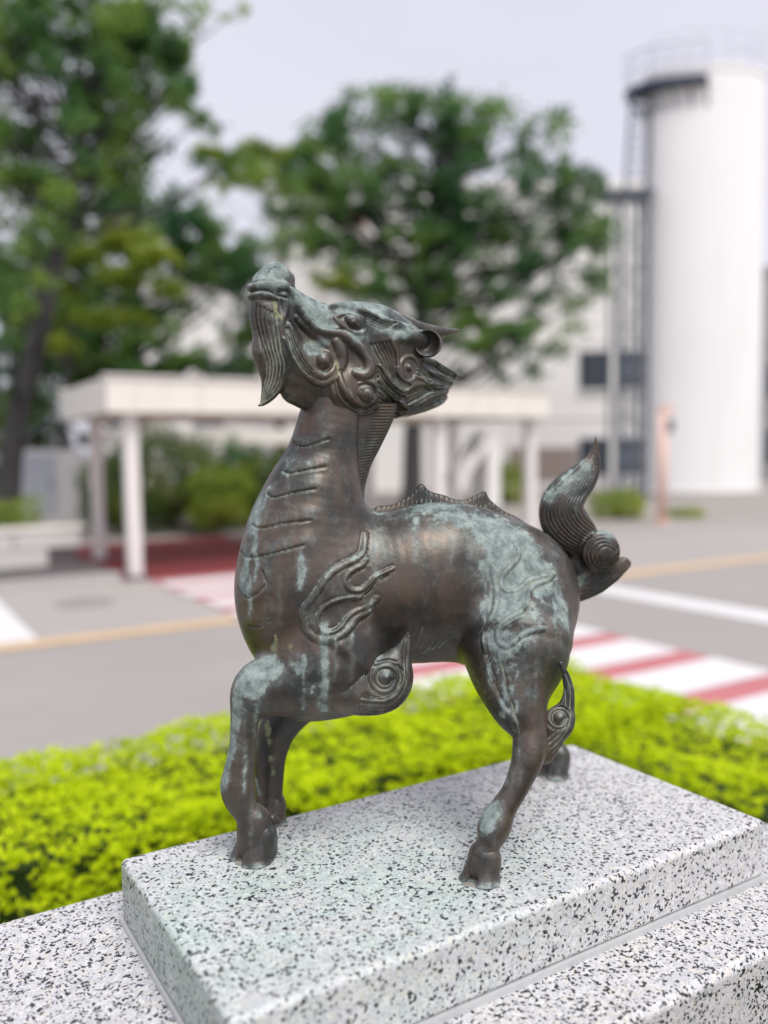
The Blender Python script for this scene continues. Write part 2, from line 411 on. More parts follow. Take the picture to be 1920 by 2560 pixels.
def tree(name, label, base, lean_pts, r0, clumps, leaf, nleaf, mat, group=None, limbs=True, trunk_mat=None, flat=.55):
    """base: xyz; lean_pts: trunk polyline xyz; clumps: [(x,y,z,r)] leaf clouds"""
    t = empty(name, tuple(base)); b = Vector(base)
    lp = [Vector(p) - b for p in lean_pts]
    tp = crom(np.array([tuple(p) for p in lp]), 5); rad = [r0 * (1 - .72 * i / (len(tp) - 1)) for i in range(len(tp))]; rad[0] *= 1.35; rad[1] *= 1.1
    tr_ = MB().tube([tuple(p) for p in tp], rad, 12)
    if limbs:
        for (x, y, z, r) in clumps[::2]:
            c = np.array([x, y, z]) - np.array(base)
            hgt = np.clip(c[2] - r * 1.2 - .8, tp[2][2], tp[-1][2]); i = int(np.argmin(abs(tp[:, 2] - hgt)))
            p0 = tp[i]; mid = p0 * .5 + c * .5 + np.array([0, 0, -.12 * np.linalg.norm(c - p0)])
            cv_ = crom(np.array([p0, mid, c]), 4); rr = max(.025, rad[i] * .45)
            tr_.tube([tuple(p) for p in cv_], [rr * (1 - .8 * q / (len(cv_) - 1)) for q in range(len(cv_))], 6)
    tr_.build('trunk', trunk_mat or barkm, t, smooth=True)
    w = np.array([c[3] ** 2.2 for c in clumps]); w /= w.sum(); P = []; T_ = []
    for (x, y, z, r), ww in zip(clumps, w):
        n = max(20, int(nleaf * ww)); d = RNG.normal(size=(n, 3)); d /= np.linalg.norm(d, axis=1, keepdims=True)
        rr = r * RNG.uniform(.1, 1.15, n) ** .6 * (1 + .25 * np.sin(d[:, 0] * 5 + x) * np.cos(d[:, 1] * 4 + z))
        q = d * rr[:, None] * np.array([1.15, 1.15, flat]); q[:, 2] -= .06 * (q[:, 0] ** 2 + q[:, 1] ** 2) / max(r, .1)
        P.append(q + np.array([x, y, z]) - np.array(base)); T_.append(np.clip(RNG.normal(.45, .22) + RNG.normal(0, .2, n), 0, 1))
    P = np.vstack(P); T_ = np.concatenate(T_)
    hole = np.sin(P[:, 0] * 6.1 + 1.3 * np.sin(P[:, 2] * 3.1)) + np.sin(P[:, 2] * 7.7 + 1.1 * np.sin(P[:, 0] * 2.7)) + .4 * np.sin(P[:, 1] * 4.0)
    kp = hole > -.75; P, T_ = P[kp], T_[kp]
    Nn = np.tile([0, 0, 1.0], (len(P), 1))
    foliage('crown', P, Nn, leaf, mat, t, T_, jit=.7)
    tag(t, label, 'tree', group)
    return t
def px_clumps(lst, depth, spread=1.0):
    """(px,py,r_px,depth offset) -> world clumps"""
    out = []
    for px, py, r, dz in lst:
        d = depth + dz; p = at_depth(px, py, d); out.append((p[0], p[1], p[2], r * d / FPX))
    return out
def scatter_clumps(cx, cy, rx, ry, n, r0, r1, seed, dspread=1.5, keep=None):
    g_ = np.random.default_rng(seed); out = []
    while len(out) < n:
        a = g_.uniform(0, 2 * math.pi); q = math.sqrt(g_.uniform(0, 1)); x, y = cx + rx * q * math.cos(a), cy + ry * q * math.sin(a)
        if keep and not keep(x, y): continue
        out.append((x, y, g_.uniform(r0, r1), g_.uniform(-dspread, dspread)))
    return out
GT = 'trees behind the road'
# big tree on the left, leaning in
D1 = 15.5
b1 = at_depth(20, 1318, D1); b1[2] = .1
tp1 = [b1] + [at_depth(x, y, D1) for x, y in ((25, 1180), (50, 1020), (95, 850), (150, 620), (190, 420), (230, 220), (270, 20))]
cl1 = px_clumps(scatter_clumps(130, 210, 340, 290, 150, 30, 62, 3, 1.0, lambda x, y: not (x > 230 and y > 330 and (x - 230) > (620 - y))) +
                [(60, 480, 95, 0), (20, 620, 90, .5), (150, 520, 60, -.4), (250, 440, 50, .6), (60, 720, 70, .4), (400, 120, 70, 0), (440, 210, 55, .5), (340, 60, 90, 0), (300, 330, 60, -.5), (440, 255, 40, 0), (500, 300, 36, .3), (545, 335, 30, .1), (590, 390, 38, 0), (640, 420, 45, 0), (560, 420, 40, .3), (500, 400, 34, .2), (600, 20, 24, 0), (570, 45, 18, 0), (420, 20, 50, 0), (470, 60, 36, .2), (460, 140, 34, 0), (500, 20, 30, 0), (430, 90, 45, -.3), (540, 10, 22, 0), (480, 210, 26, 0), (40, 60, 100, 0), (150, 30, 100, .5), (260, 130, 80, 0), (350, 480, 30, 0), (10, 380, 80, 0), (-80, 300, 110, 0), (-120, 520, 110, .3), (-60, 100, 110, -.3), (120, 560, 45, -1.6), (70, 620, 40, -1.5), (150, 480, 45, -1.6), (190, 400, 45, -1.5), (60, 760, 36, -1.4), (110, 700, 36, -1.5), (200, 300, 45, -1.5), (20, 850, 40, -1.2), (160, 600, 34, -1.3)], D1)
tree('zelkova_tree', 'tall broadleaf tree with leaning dark trunk at the left picture edge', b1, tp1, .23, cl1, .125, 38000, GREEN, GT, flat=.8)
# second stem of that tree group
tp1b = [at_depth(-20, 1318, 16.2), at_depth(-25, 1100, 16.2), at_depth(-12, 900, 16.2), at_depth(10, 650, 16.2)]; tp1b[0][2] = .1
# dark tree mass behind the canopy, left
D2 = 25
b2 = at_depth(330, 1240, D2); b2[2] = .05
tp2 = [b2] + [at_depth(x, y, D2) for x, y in ((330, 1100), (338, 900), (330, 720), (325, 600))]
cl2 = px_clumps(scatter_clumps(340, 730, 320, 250, 105, 34, 62, 8, 1.2, lambda x, y: not (430 < x < 620 and 700 < y < 880 and (x + y) % 3 > .8) and y > 480 + .0012 * (x - 330) ** 2) + [(130, 900, 90, 1), (220, 900, 90, 0), (330, 920, 70, 0), (450, 930, 60, 0), (560, 930, 60, 0), (640, 900, 60, 0), (480, 600, 60, 0), (530, 540, 45, 0), (440, 540, 60, 0), (120, 820, 80, 0), (100, 930, 70, .5), (180, 960, 60, 0), (280, 860, 60, 0), (400, 880, 60, .4), (500, 900, 50, 0), (600, 850, 50, 0), (660, 930, 45, 0), (390, 960, 60, 0), (540, 960, 50, 0), (560, 620, 45, 0), (610, 680, 45, .3), (570, 740, 42, 0), (640, 760, 45, 0), (500, 680, 45, 0), (450, 640, 50, 0), (660, 840, 45, 0), (620, 600, 34, 0), (470, 780, 40, 0), (690, 880, 40, 0), (600, 910, 50, 0)], D2)
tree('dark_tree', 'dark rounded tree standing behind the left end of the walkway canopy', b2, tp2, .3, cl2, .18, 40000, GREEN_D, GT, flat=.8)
b2b = at_depth(40, 1250, 27); b2b[2] = .05
cl2b = px_clumps(scatter_clumps(60, 850, 190, 240, 46, 40, 70, 31, 1.5), 27)
tree('dark_tree', 'dark leafy tree filling the gap behind the leaning trunk at the far left', b2b, [b2b] + [at_depth(x, y, 27) for x, y in ((40, 1100), (45, 900), (50, 700))], .22, cl2b, .2, 15000, GREEN_D, GT, flat=.8)
# yellowish young tree in front of it
D2b = 21
b3 = at_depth(160, 1250, D2b); b3[2] = .05
tp3 = [b3] + [at_depth(x, y, D2b) for x, y in ((160, 1080), (170, 900), (200, 720))]
cl3 = px_clumps([(200, 640, 55, 0), (260, 600, 60, .3), (330, 580, 60, 0), (380, 640, 60, -.3), (300, 690, 60, 0), (160, 740, 55, .2), (110, 700, 50, 0), (240, 790, 60, 0), (330, 800, 50, .2), (150, 860, 50, 0), (90, 800, 50, 0), (420, 720, 45, 0)], D2b)
tree('yellow_green_tree', 'smaller yellow green tree between the leaning trunk and the dark tree', b3, tp3, .14, cl3, .14, 9000, GREEN_Y, GT)
# centre tree behind the animal's head
D3 = 24
b4 = at_depth(1030, 1235, D3); b4[2] = .1
tp4 = [b4] + [at_depth(x, y, D3) for x, y in ((1032, 1100), (1040, 900), (1060, 700), (1085, 480), (1100, 330))]
cl4 = px_clumps(scatter_clumps(1095, 570, 410, 350, 250, 28, 56, 21, 1.2, lambda x, y: not (x < 880 and y > 640) and not (x > 1400 and y < 380) and not (x < 760 and y < 300)) +
                [(880, 240, 34, 0), (930, 225, 34, 0), (1010, 240, 44, 0), (1100, 230, 44, 0), (1180, 260, 40, 0), (1260, 275, 36, 0), (1400, 290, 34, 0), (1420, 330, 36, 0), (1450, 620, 60, 0), (1490, 690, 50, 0), (1480, 560, 46, .5), (1440, 760, 45, 0), (1280, 880, 50, 0), (1330, 930, 40, 0), (1250, 940, 36, 0), (1180, 840, 55, 0), (780, 610, 55, 0), (740, 590, 40, 0), (830, 500, 55, 0), (800, 330, 55, 0), (850, 290, 45, 0), (1380, 400, 45, 0), (1430, 450, 45, .3), (1400, 520, 50, 0), (1350, 330, 40, 0), (1490, 620, 45, 0), (1500, 720, 40, 0), (1430, 830, 45, 0), (1380, 880, 45, 0), (1300, 820, 50, 0), (1220, 900, 45, 0), (960, 300, 45, 0), (900, 380, 50, 0), (760, 420, 45, 0), (720, 520, 40, 0), (1150, 940, 36, 0), (1480, 480, 36, 0)], D3)
tree('zelkova_tree', 'broad round crowned green tree behind the head of the animal', b4, tp4, .3, cl4, .16, 54000, GREEN_D, GT, flat=.8)
# light green tree farther off between the two
D5 = 31
b5 = at_depth(700, 1215, D5); b5[2] = .1
tp5 = [b5] + [at_depth(x, y, D5) for x, y in ((700, 1000), (705, 700), (720, 480))]
cl5 = px_clumps([(720, 400, 60, 0), (660, 410, 50, .5), (770, 380, 50, 0), (800, 420, 50, .4), (620, 450, 42, 0), (690, 460, 55, 0), (560, 440, 35, .5), (760, 460, 45, 0), (840, 700, 55, 0), (900, 720, 40, 0), (520, 380, 36, 0), (580, 400, 42, .3), (500, 300, 30, 0), (640, 370, 40, 0), (540, 470, 30, 0)], D5)
tree('light_green_tree', 'pale green tree showing between the left tree and the centre tree', b5, tp5, .2, cl5, .2, 10000, GREEN_Y, GT)

def shrub(name, label, px, py_base, depth, w_px, h_px, mat, n, leaf, zb=.1, cat='shrub', group=None, ball=False, fl=1.0):
    p = at_depth(px, py_base, depth); k = depth / FPX; t = empty(name, (p[0], p[1], zb))
    w, h = w_px * k * .5, h_px * k
    st_ = MB()
    for a in np.linspace(0, 2 * math.pi, 5, endpoint=False):
        st_.tube([(0, 0, -.03), (w * .25 * math.cos(a), w * .25 * math.sin(a), h * .4), (w * .5 * math.cos(a), w * .5 * math.sin(a), h * .75)], [.03, .02, .01], 5)
    st_.build('stem', barkm, t)
    d = RNG.normal(size=(n, 3)); d /= np.linalg.norm(d, axis=1, keepdims=True); q = RNG.uniform(.55, 1, n) ** .7
    lump = 1 + .16 * np.sin(d[:, 0] * 6 + px) + .13 * np.cos(d[:, 2] * 7 + d[:, 1] * 5)
    P = d * (q * lump)[:, None] * np.array([w, w * fl, h * .5]) + np.array([0, 0, h * (.5 if not ball else .62)])
    P[:, 2] = np.maximum(P[:, 2], .02)
    foliage('foliage', P, d + np.array([0, 0, .5]), leaf, mat, t, np.clip(RNG.normal(.5, .22, n), 0, 1), jit=.5)
    tag(t, label, cat, group); return t
GS = 'shrubs behind the canopy'
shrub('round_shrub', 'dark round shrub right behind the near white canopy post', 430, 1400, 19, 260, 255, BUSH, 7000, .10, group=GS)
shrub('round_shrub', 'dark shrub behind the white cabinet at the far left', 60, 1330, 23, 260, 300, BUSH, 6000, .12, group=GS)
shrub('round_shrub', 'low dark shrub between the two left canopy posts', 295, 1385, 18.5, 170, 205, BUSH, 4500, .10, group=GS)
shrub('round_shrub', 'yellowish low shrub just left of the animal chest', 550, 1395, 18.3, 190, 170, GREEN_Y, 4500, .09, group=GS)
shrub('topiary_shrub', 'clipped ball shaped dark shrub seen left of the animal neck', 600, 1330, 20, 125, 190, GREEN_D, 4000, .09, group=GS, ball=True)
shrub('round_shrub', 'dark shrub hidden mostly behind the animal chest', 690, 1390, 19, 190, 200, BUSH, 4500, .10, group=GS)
shrub('round_shrub', 'bright green bush on the far pavement beside the salmon post', 1545, 1308, 20, 150, 75, GREEN_Y, 2200, .08, group='shrubs on the far pavement')
shrub('round_shrub', 'small low green tuft right of the salmon post', 1715, 1312, 20, 110, 26, GREEN_Y, 800, .06, group='shrubs on the far pavement')
shrub('round_shrub', 'yellow flecked shrub seen under the canopy above the back ridge', 1255, 1222, 26, 150, 110, GREEN_Y, 2000, .12, group=GS)
# ------------------------------------------------------------------ low wall with planting, cabinet and shelter (left)
lw = empty('low_stone_wall', uv(-12, 13.1, .115), ROT_SITE); tag(lw, 'low pale stone wall in front of the planting on the far left', 'wall')
for i in range(21):
    for j in range(2):
        u0 = -5 + i * .92 + (.46 if j else 0)
        MB().box(u0 + .008, u0 + .912, 0.004 * ((i + j) % 3), .32, .006 + j * .26, .256 + j * .26, .012).build('stone', palestone, lw)
MB().box(-5, 14.85, -.02, .34, .522, .585, .01).build('coping', cream, lw)
MB().box(-5, 14.7, .05, .30, 0, .52).build('core', darkpav, lw)
ph = empty('low_hedge', uv(-3, 13.9, .115), ROT_SITE)
n = 9000; P = np.column_stack([RNG.uniform(-7, 5.4, n), RNG.uniform(-.4, .9, n), np.zeros(n)]); P[:, 2] = .1 + (.92 + .1 * np.sin(P[:, 0] * 2.3)) * RNG.uniform(.2, 1, n) ** .5
foliage('foliage', P, np.tile([0, -.3, 1.0], (n, 1)), .08, GREEN_Y, ph, jit=.7)
MB().box(-7, 5.3, -.3, .8, 0, .45).build('branches', barkm, ph)
tag(ph, 'low green hedge growing on top of the pale stone wall', 'hedge')
cbp = at_depth(125, 1300, 19.5)
cb = empty('white_cabinet', (cbp[0], cbp[1], .115), .25); tag(cb, 'white storage cabinet with grey door behind the hedge on the left', 'cabinet')
MB().box(-.75, .75, -.35, .35, .06, 1.75, .02).build('carcass', white_steel, cb)
dr = MB().box(-.66, .2, -.385, -.352, .3, 1.66, .008).build('door', weathered('grey_panel', (.55, .57, .62), .06, .4, 2), cb)
MB().box(.09, .13, -.41, -.387, .9, 1.05, .005).build('handle', steel, dr)
MB().box(-.7, .7, -.3, .3, 0, .06).build('plinth', darksteel, cb)
sp = at_depth(165, 1290, 21.5)
shl = empty('cycle_shelter', (sp[0], sp[1], .115), .3); tag(shl, 'small shelter with arched smoky green roof behind the white cabinet', 'shelter')
arch = [(-1.15 + 2.3 * i / 14, 1.55 + .85 * math.sin(math.pi * (i / 14) ** .85)) for i in range(15)]
V = []; 
mb = MB()
for y0, y1 in ((-.9, .9),):
    vs_ = [(x, y0, z) for x, z in arch] + [(x, y1, z) for x, z in arch] + [(x, y0, z - .02) for x, z in arch] + [(x, y1, z - .02) for x, z in arch]
    fs = []
    for i in range(14):
        fs += [(i, i + 1, 16 + i, 15 + i), (30 + i, 45 + i, 46 + i, 31 + i), (i, 30 + i, 31 + i, i + 1), (15 + i, 16 + i, 46 + i, 45 + i)]
    mb.add(vs_, fs)
mb.build('roof', weathered('smoky_sheet', (.11, .15, .11), .3, .55, 1.5, dirt=(.2, .28, .14), dirt_amt=.6), shl, smooth=True)
for y in (-.85, .85):
    MB().tube([(x, y, z + .02) for x, z in arch], .03, 6).build('hoop', steel, shl)
    for x in (-1.12, 1.12): MB().tube([(x, y, 0), (x, y, 1.6)], .035, 8).build('post', steel, shl)

# ------------------------------------------------------------------ walkway canopies
def post(parent, u, v, w, h, mat=white_steel):
    MB().box(u - w / 2, u + w / 2, v - w / 2, v + w / 2, 0.02, h, .01).build('post', mat, parent)
    MB().box(u - w * .75, u + w * .75, v - w * .75, v + w * .75, 0, .025).build('base_plate', steel, parent)
cn = empty('walkway_canopy', uv(0, 0, .012), ROT_SITE); tag(cn, 'cream walkway canopy on white square posts across the far side of the road', 'canopy')
Z0, Z1 = 2.28, 2.75
CU0, CU1, CV0, CV1 = 2.88, 10.72, 11.72, 14.75
def fascia_row(nm, a0_, a1_, fixed, along_u, step=1.3):
    n_ = max(1, round((a1_ - a0_) / step)); w_ = (a1_ - a0_) / n_
    for q in range(n_):
        p0, p1 = a0_ + q * w_ + .004, a0_ + (q + 1) * w_ - .004
        bx = (p0, p1, fixed, fixed + .06, Z0, Z1) if along_u else (fixed, fixed + .06, p0, p1, Z0, Z1)
        MB().box(*bx, .006).build(nm, cream, cn)
fascia_row('front_fascia', CU0, CU1, CV0, True); fascia_row('rear_fascia', CU0, CU1, CV1 - .06, True)
for fx_ in (CU0, CU1 - .06): fascia_row('end_fascia', CV0 + .062, CV1 - .062, fx_, False)
MB().box(CU0 + .062, CU1 - .062, CV0 + .062, CV1 - .062, Z1 - .12, Z1 - .03).build('roof_deck', cream, cn)
MB().box(CU0 - .04, CU1 + .04, CV0 - .04, CV0 + .1, Z1 + .003, Z1 + .035).build('edge_trim', white_steel, cn)
MB().box(CU0 - .04, CU1 + .04, CV1 - .1, CV1 + .04, Z1 + .003, Z1 + .035).build('edge_trim', white_steel, cn)
for i in range(6): MB().box(CU0 + .6 + i * 1.3, CU0 + .7 + i * 1.3, CV0 + .07, CV1 - .07, Z1 - .36, Z1 - .125).build('beam', brownw, cn)
for u in (3.26, 8.45, 10.52):
    post(cn, u, 12.02, .185, Z1 - .13); post(cn, u + .1, 14.5, .175, Z1 - .13)
c2 = empty('walkway_canopy', uv(0, 0, .012), ROT_SITE); tag(c2, 'second lower cream canopy seen under the first one between the white posts', 'canopy')
for nm, bx in (('front_fascia', (4.9, 11.0, 20.0, 20.06, 1.95, 2.3)), ('rear_fascia', (4.9, 11.0, 23.0, 23.06, 1.95, 2.3)), ('end_fascia', (4.9, 4.96, 20.062, 22.998, 1.95, 2.3))): MB().box(*bx, .006).build(nm, cream, c2)
MB().box(4.97, 11.0, 20.07, 22.99, 2.2, 2.28).build('roof_deck', cream, c2)
for u in (5.2, 8.0, 10.7): post(c2, u, 20.3, .16, 2.19); post(c2, u, 22.7, .16, 2.19)

# ------------------------------------------------------------------ white office building behind the trees
def window(parent, x0, x1, z0, z1, y=-.0, mull=2):
    fr = MB(); t = .07
    fr.box(x0, x1, y - .03, y + .05, z0, z0 + t).box(x0, x1, y - .03, y + .05, z1 - t, z1).box(x0, x0 + t, y - .029, y + .051, z0 + t, z1 - t).box(x1 - t, x1, y - .029, y + .051, z0 + t, z1 - t)
    for i in range(1, mull):
        xm = x0 + (x1 - x0) * i / mull; fr.box(xm - .03, xm + .03, y - .028, y + .049, z0 + t, z1 - t)
    f_ = fr.build('window', steel, parent)
    for i in range(mull):
        a = x0 + t + (x1 - x0 - 2 * t) * i / mull; b_ = x0 + t + (x1 - x0 - 2 * t) * (i + 1) / mull
        MB().box(a + .002, b_ - .002, y + .012, y + .02, z0 + t, z1 - t).build('pane', winglass, f_)
    MB().box(x0 - .08, x1 + .08, y - .12, y - .031, z0 - .08, z0 - .002).build('sill', wallw, f_)
def block(name, label, org, rz, w, d, h, wins, mat, band=None, storeys=4):
    b_ = empty(name, org, rz); tag(b_, label, 'building')
    MB().box(0, w, .02, d, 0, h).build('wall', mat, b_)
    MB().box(-.12, w + .12, -.1, d + .1, h + .003, h + .35).build('parapet', mat, b_)
    for (x0, x1, z0, z1, m_) in wins: window(b_, x0, x1, z0, z1, -.005, m_)
    if band: MB().box(band[0], band[1], -.04, .015, band[2], band[3]).build('base_band', brownw, b_)
    for s_ in range(1, storeys): MB().box(0, w, -.025, .018, h * s_ / storeys - .06, h * s_ / storeys + .06).build('string_course', mat, b_)
    return b_
def ground_at(px, depth): p = at_depth(px, 1200, depth); return np.array([p[0], p[1], .0])
def px_z(py, depth, px=960): return at_depth(px, py, depth)[2]
# main wing: front wall square to the camera, 36 m off
DW = 36.0
gx = lambda px: at_depth(px, 1000, DW)[0]
wl0, wr0 = gx(690), gx(1625); y0 = DW
ztop = px_z(492, DW, 1000)
wins = []
for row, (pa, pb) in enumerate(((1095, 1190), (880, 975), (665, 760), (560, 610))):
    za, zb_ = px_z(pb, DW, 1500), px_z(pa, DW, 1500)
    for (a, b_) in (((1445, 1530), (1540, 1622)) if row < 2 else ()):
        wins.append((gx(a) - wl0, gx(b_) - wl0 - .12, za, zb_, 2))
block('office_building', 'wide white office building partly hidden behind the trees', (wl0, y0, 0), 0.0, wr0 - wl0, 10, ztop, wins, wallw, (gx(1270) - wl0, gx(1440) - wl0, px_z(1200, DW, 1400), px_z(1118, DW, 1400)))
DL = 44.0; xl = at_depth(230, 1000, DL)[0]
block('low_building', 'low pale building behind the dark left trees and the canopy', (xl, DL, 0), 0.0, at_depth(705, 1000, DL)[0] - xl, 8, px_z(700, DL, 450), [(1.0, 2.6, 3.2, 4.6, 2), (5.2, 6.8, 3.2, 4.6, 2)], wallw, None, 2)
# small neighbouring block at the right edge
xr = at_depth(1893, 1000, 42)[0]
block('grey_annex', 'dark grey annex wall just visible at the right picture edge', (xr, 42, 0), 0.0, 9, 8, px_z(690, 42, 1900), [(.35, 2.2, .8, 2.6, 2), (.35, 2.2, 4.0, 5.8, 2)], weathered('grey_wall', (.30, .30, .31), .1, .8, .8), None, 3)
# red and white sign on a rooftop frame in the gap of the centre tree
sg = at_depth(880, 560, 33.5)
sgn = empty('roof_sign', (sg[0], sg[1], 0)); tag(sgn, 'red and white sign board on a tall post seen through the centre tree', 'sign')
kk = 33.5 / FPX
MB().box(-38 * kk, 38 * kk, -.06, .06, sg[2] - 42 * kk, sg[2] + 42 * kk, .02).build('board', weathered('sign_white', (.7, .62, .6), .05, .5, 3), sgn)
MB().box(-34 * kk, 30 * kk, -.075, -.062, sg[2] - 8 * kk, sg[2] + 38 * kk).build('red_panel', weathered('sign_red', (.62, .12, .12), .1, .5, 3), sgn)
MB().tube([(0, .12, 0), (0, .12, sg[2] + .2)], .09, 10).build('post', steel, sgn)

# ------------------------------------------------------------------ white tower with curved gallery and ladder mast
DT = 28.0; EY = .5
tc = at_depth(1750, 1245, DT); R_T = 145 * DT / FPX; ZT = px_z(165, DT - 2.0, 1800)
tw = empty('round_tower', (tc[0], tc[1], .1)); tag(tw, 'tall plain white round tower at the right with dark curved gallery near its top', 'tower')
ring = lambda r, n=48: [(r * math.cos(a), EY * r * math.sin(a)) for a in np.linspace(0, 2 * math.pi, n, endpoint=False)]
MB().prism(ring(R_T), 0.0, ZT - .1).build('shaft', towerw, tw, smooth=False)
MB().prism(ring(R_T + .06), ZT - .098, ZT + .06).build('cap_ring', towerw, tw)
MB().prism(ring(R_T + .35), -.02, .22).build('footing', kerbm, tw)
# gallery: quarter of a ring on the left side
gz = px_z(268, DT, 1600) - .05
a0, a1 = math.radians(165), math.radians(262); na = 20
def arc_strip(r0, r1, z0, z1):
    m_ = MB(); A_ = np.linspace(a0, a1, na)
    vs_ = []
    for a in A_:
        for r, z in ((r0, z0), (r1, z0), (r1, z1), (r0, z1)): vs_.append((r * math.cos(a), EY * r * math.sin(a), z))
    fs = []
    for i in range(na - 1):
        for k_ in range(4): fs.append((i * 4 + k_, i * 4 + (k_ + 1) % 4, i * 4 + 4 + (k_ + 1) % 4, i * 4 + 4 + k_))
    fs += [(0, 1, 2, 3), tuple((na - 1) * 4 + q for q in (3, 2, 1, 0))]
    return m_.add(vs_, fs)
arc_strip(R_T + .01, R_T + .62, gz - .12, gz + .10).build('gallery_floor', darksteel, tw)
arc_strip(R_T + .58, R_T + .62, gz + 1.05, gz + 1.10).build('hand_rail', palesteel, tw); arc_strip(R_T + .58, R_T + .62, gz + .58, gz + .61).build('mid_rail', palesteel, tw)
for a in np.linspace(a0, a1, 8):
    r = R_T + .6; MB().tube([(r * math.cos(a), EY * r * math.sin(a), gz + .1), (r * math.cos(a), EY * r * math.sin(a), gz + 1.08)], .02, 6).build('baluster', palesteel, tw)
    MB().tube([(R_T * math.cos(a), EY * R_T * math.sin(a), gz - .75), ((r - .1) * math.cos(a), EY * (r - .1) * math.sin(a), gz - .12)], .03, 6).build('bracket', darksteel, tw)
for a in np.linspace(0, 2 * math.pi, 14, endpoint=False):
    MB().tube([((R_T - .1) * math.cos(a), EY * (R_T - .1) * math.sin(a), ZT + .05), ((R_T - .1) * math.cos(a), EY * (R_T - .1) * math.sin(a), ZT + 1.1)], .010, 6).build('roof_baluster', palesteel, tw)
for dz in (.6, 1.08):
    MB().tube([((R_T - .1) * math.cos(a), EY * (R_T - .1) * math.sin(a), ZT + dz) for a in np.linspace(0, 2 * math.pi, 33)], .010, 6, cap=False).build('roof_rail', palesteel, tw)
# ladder mast
lm_ = at_depth(1572, 1245, DT - .3); mast = empty('ladder_mast', (lm_[0], lm_[1], .1)); tag(mast, 'grey steel lattice mast with ladder standing left of the white tower', 'mast')
zl0, zl1 = px_z(520, DT, 1580), gz + .2
hw = 34 * DT / FPX
for sx in (-1, 1):
    MB().tube([(sx * hw * .75 + .15, 0, zl0), (sx * hw * .75 + .35, 0, zl1)], .055, 6).build('ladder_rail', steel, mast)
zz_ = zl0 + .2; kx = 0
while zz_ < zl1:
    f_ = (zz_ - zl0) / (zl1 - zl0); MB().tube([(-hw * .75 + .15 + .2 * f_, 0, zz_), (hw * .75 + .15 + .2 * f_, 0, zz_)], .045, 5).build('rung', steel, mast); zz_ += .36
MB().box(-1.0, .62, -.6, .6, zl0 - .06, zl0 + .06).build('landing', steel, mast)
mx0, mx1 = -1.28, .42
for x in (mx0 + .75, -.12, mx1):
    for y in (-.5, .5): MB().tube([(x, y, 0), (x, y, zl0 - .06)], .06, 6).build('mast_post', steel, mast)
nz_ = 7
for i in range(nz_):
    za, zb_ = zl0 * i / nz_ + .05, zl0 * (i + 1) / nz_ - .05
    for s_ in (0, 1):
        xa, xb = (-.12, mx1) if s_ else (mx1, -.12)
        MB().tube([(xa, -.52, za), (xb, -.52, zb_)], .03, 5).build('brace', steel, mast)
    MB().tube([(mx0 + .75, -.52, zb_ + .04), (mx1, -.52, zb_ + .04)], .035, 5).build('cross_bar', steel, mast)
# salmon coloured post on the pavement
pp = at_depth(1655, 1326, 18.2)
po = empty('salmon_post', (pp[0], pp[1], .115)); tag(po, 'salmon pink post with small box and arm at its top on the far pavement', 'post')
zt_ = px_z(1032, 18.2, 1660) - .115
MB().tube([(0, 0, .02), (0, 0, zt_)], .105, 14).build('pole', pinkm, po, smooth=True)
MB().box(-.16, .16, -.16, .16, 0, .03).build('foot_plate', pinkm, po)
MB().box(-.06, .2, -.1, .1, zt_ + .003, zt_ + .16, .02).build('lamp_head', pinkm, po)
MB().box(.06, .2, -.14, .05, zt_ - .42, zt_ - .14, .01).build('control_box', steel, po)
# white railing and stair stringer under the canopy right
rp = at_depth(1165, 1230, 24); ra_ = empty('white_stair', (rp[0], rp[1], .1), .4); tag(ra_, 'white stair flight with railing seen under the canopy above the back of the animal', 'stair')
for s_ in (0, 1.1):
    MB().add([(-.9, s_, 0), (-.6, s_, 0), (1.1, s_, 2.2), (.8, s_, 2.2), (-.9, s_ + .06, 0), (-.6, s_ + .06, 0), (1.1, s_ + .06, 2.2), (.8, s_ + .06, 2.2)], [(0, 1, 2, 3), (7, 6, 5, 4), (0, 4, 5, 1), (1, 5, 6, 2), (2, 6, 7, 3), (3, 7, 4, 0)]).build('stringer', white_steel, ra_)
for i in range(11): MB().box(-.72 + i * .155, -.5 + i * .155, .062, 1.098, .17 + i * .19, .2 + i * .19).build('tread', kerbm, ra_)
MB().tube([(-.75, 0.03, .9), (.95, 0.03, 3.1)], .03, 6).build('hand_rail', white_steel, ra_)
for i in range(5): MB().tube([(-.7 + i * .4, .03, .1 + i * .5), (-.7 + i * .4, .03, .95 + i * .52)], .02, 6).build('baluster', white_steel, ra_)
MB().box(.75, 1.15, .07, 1.09, .0, 2.18).build('landing_block', wallw, ra_)

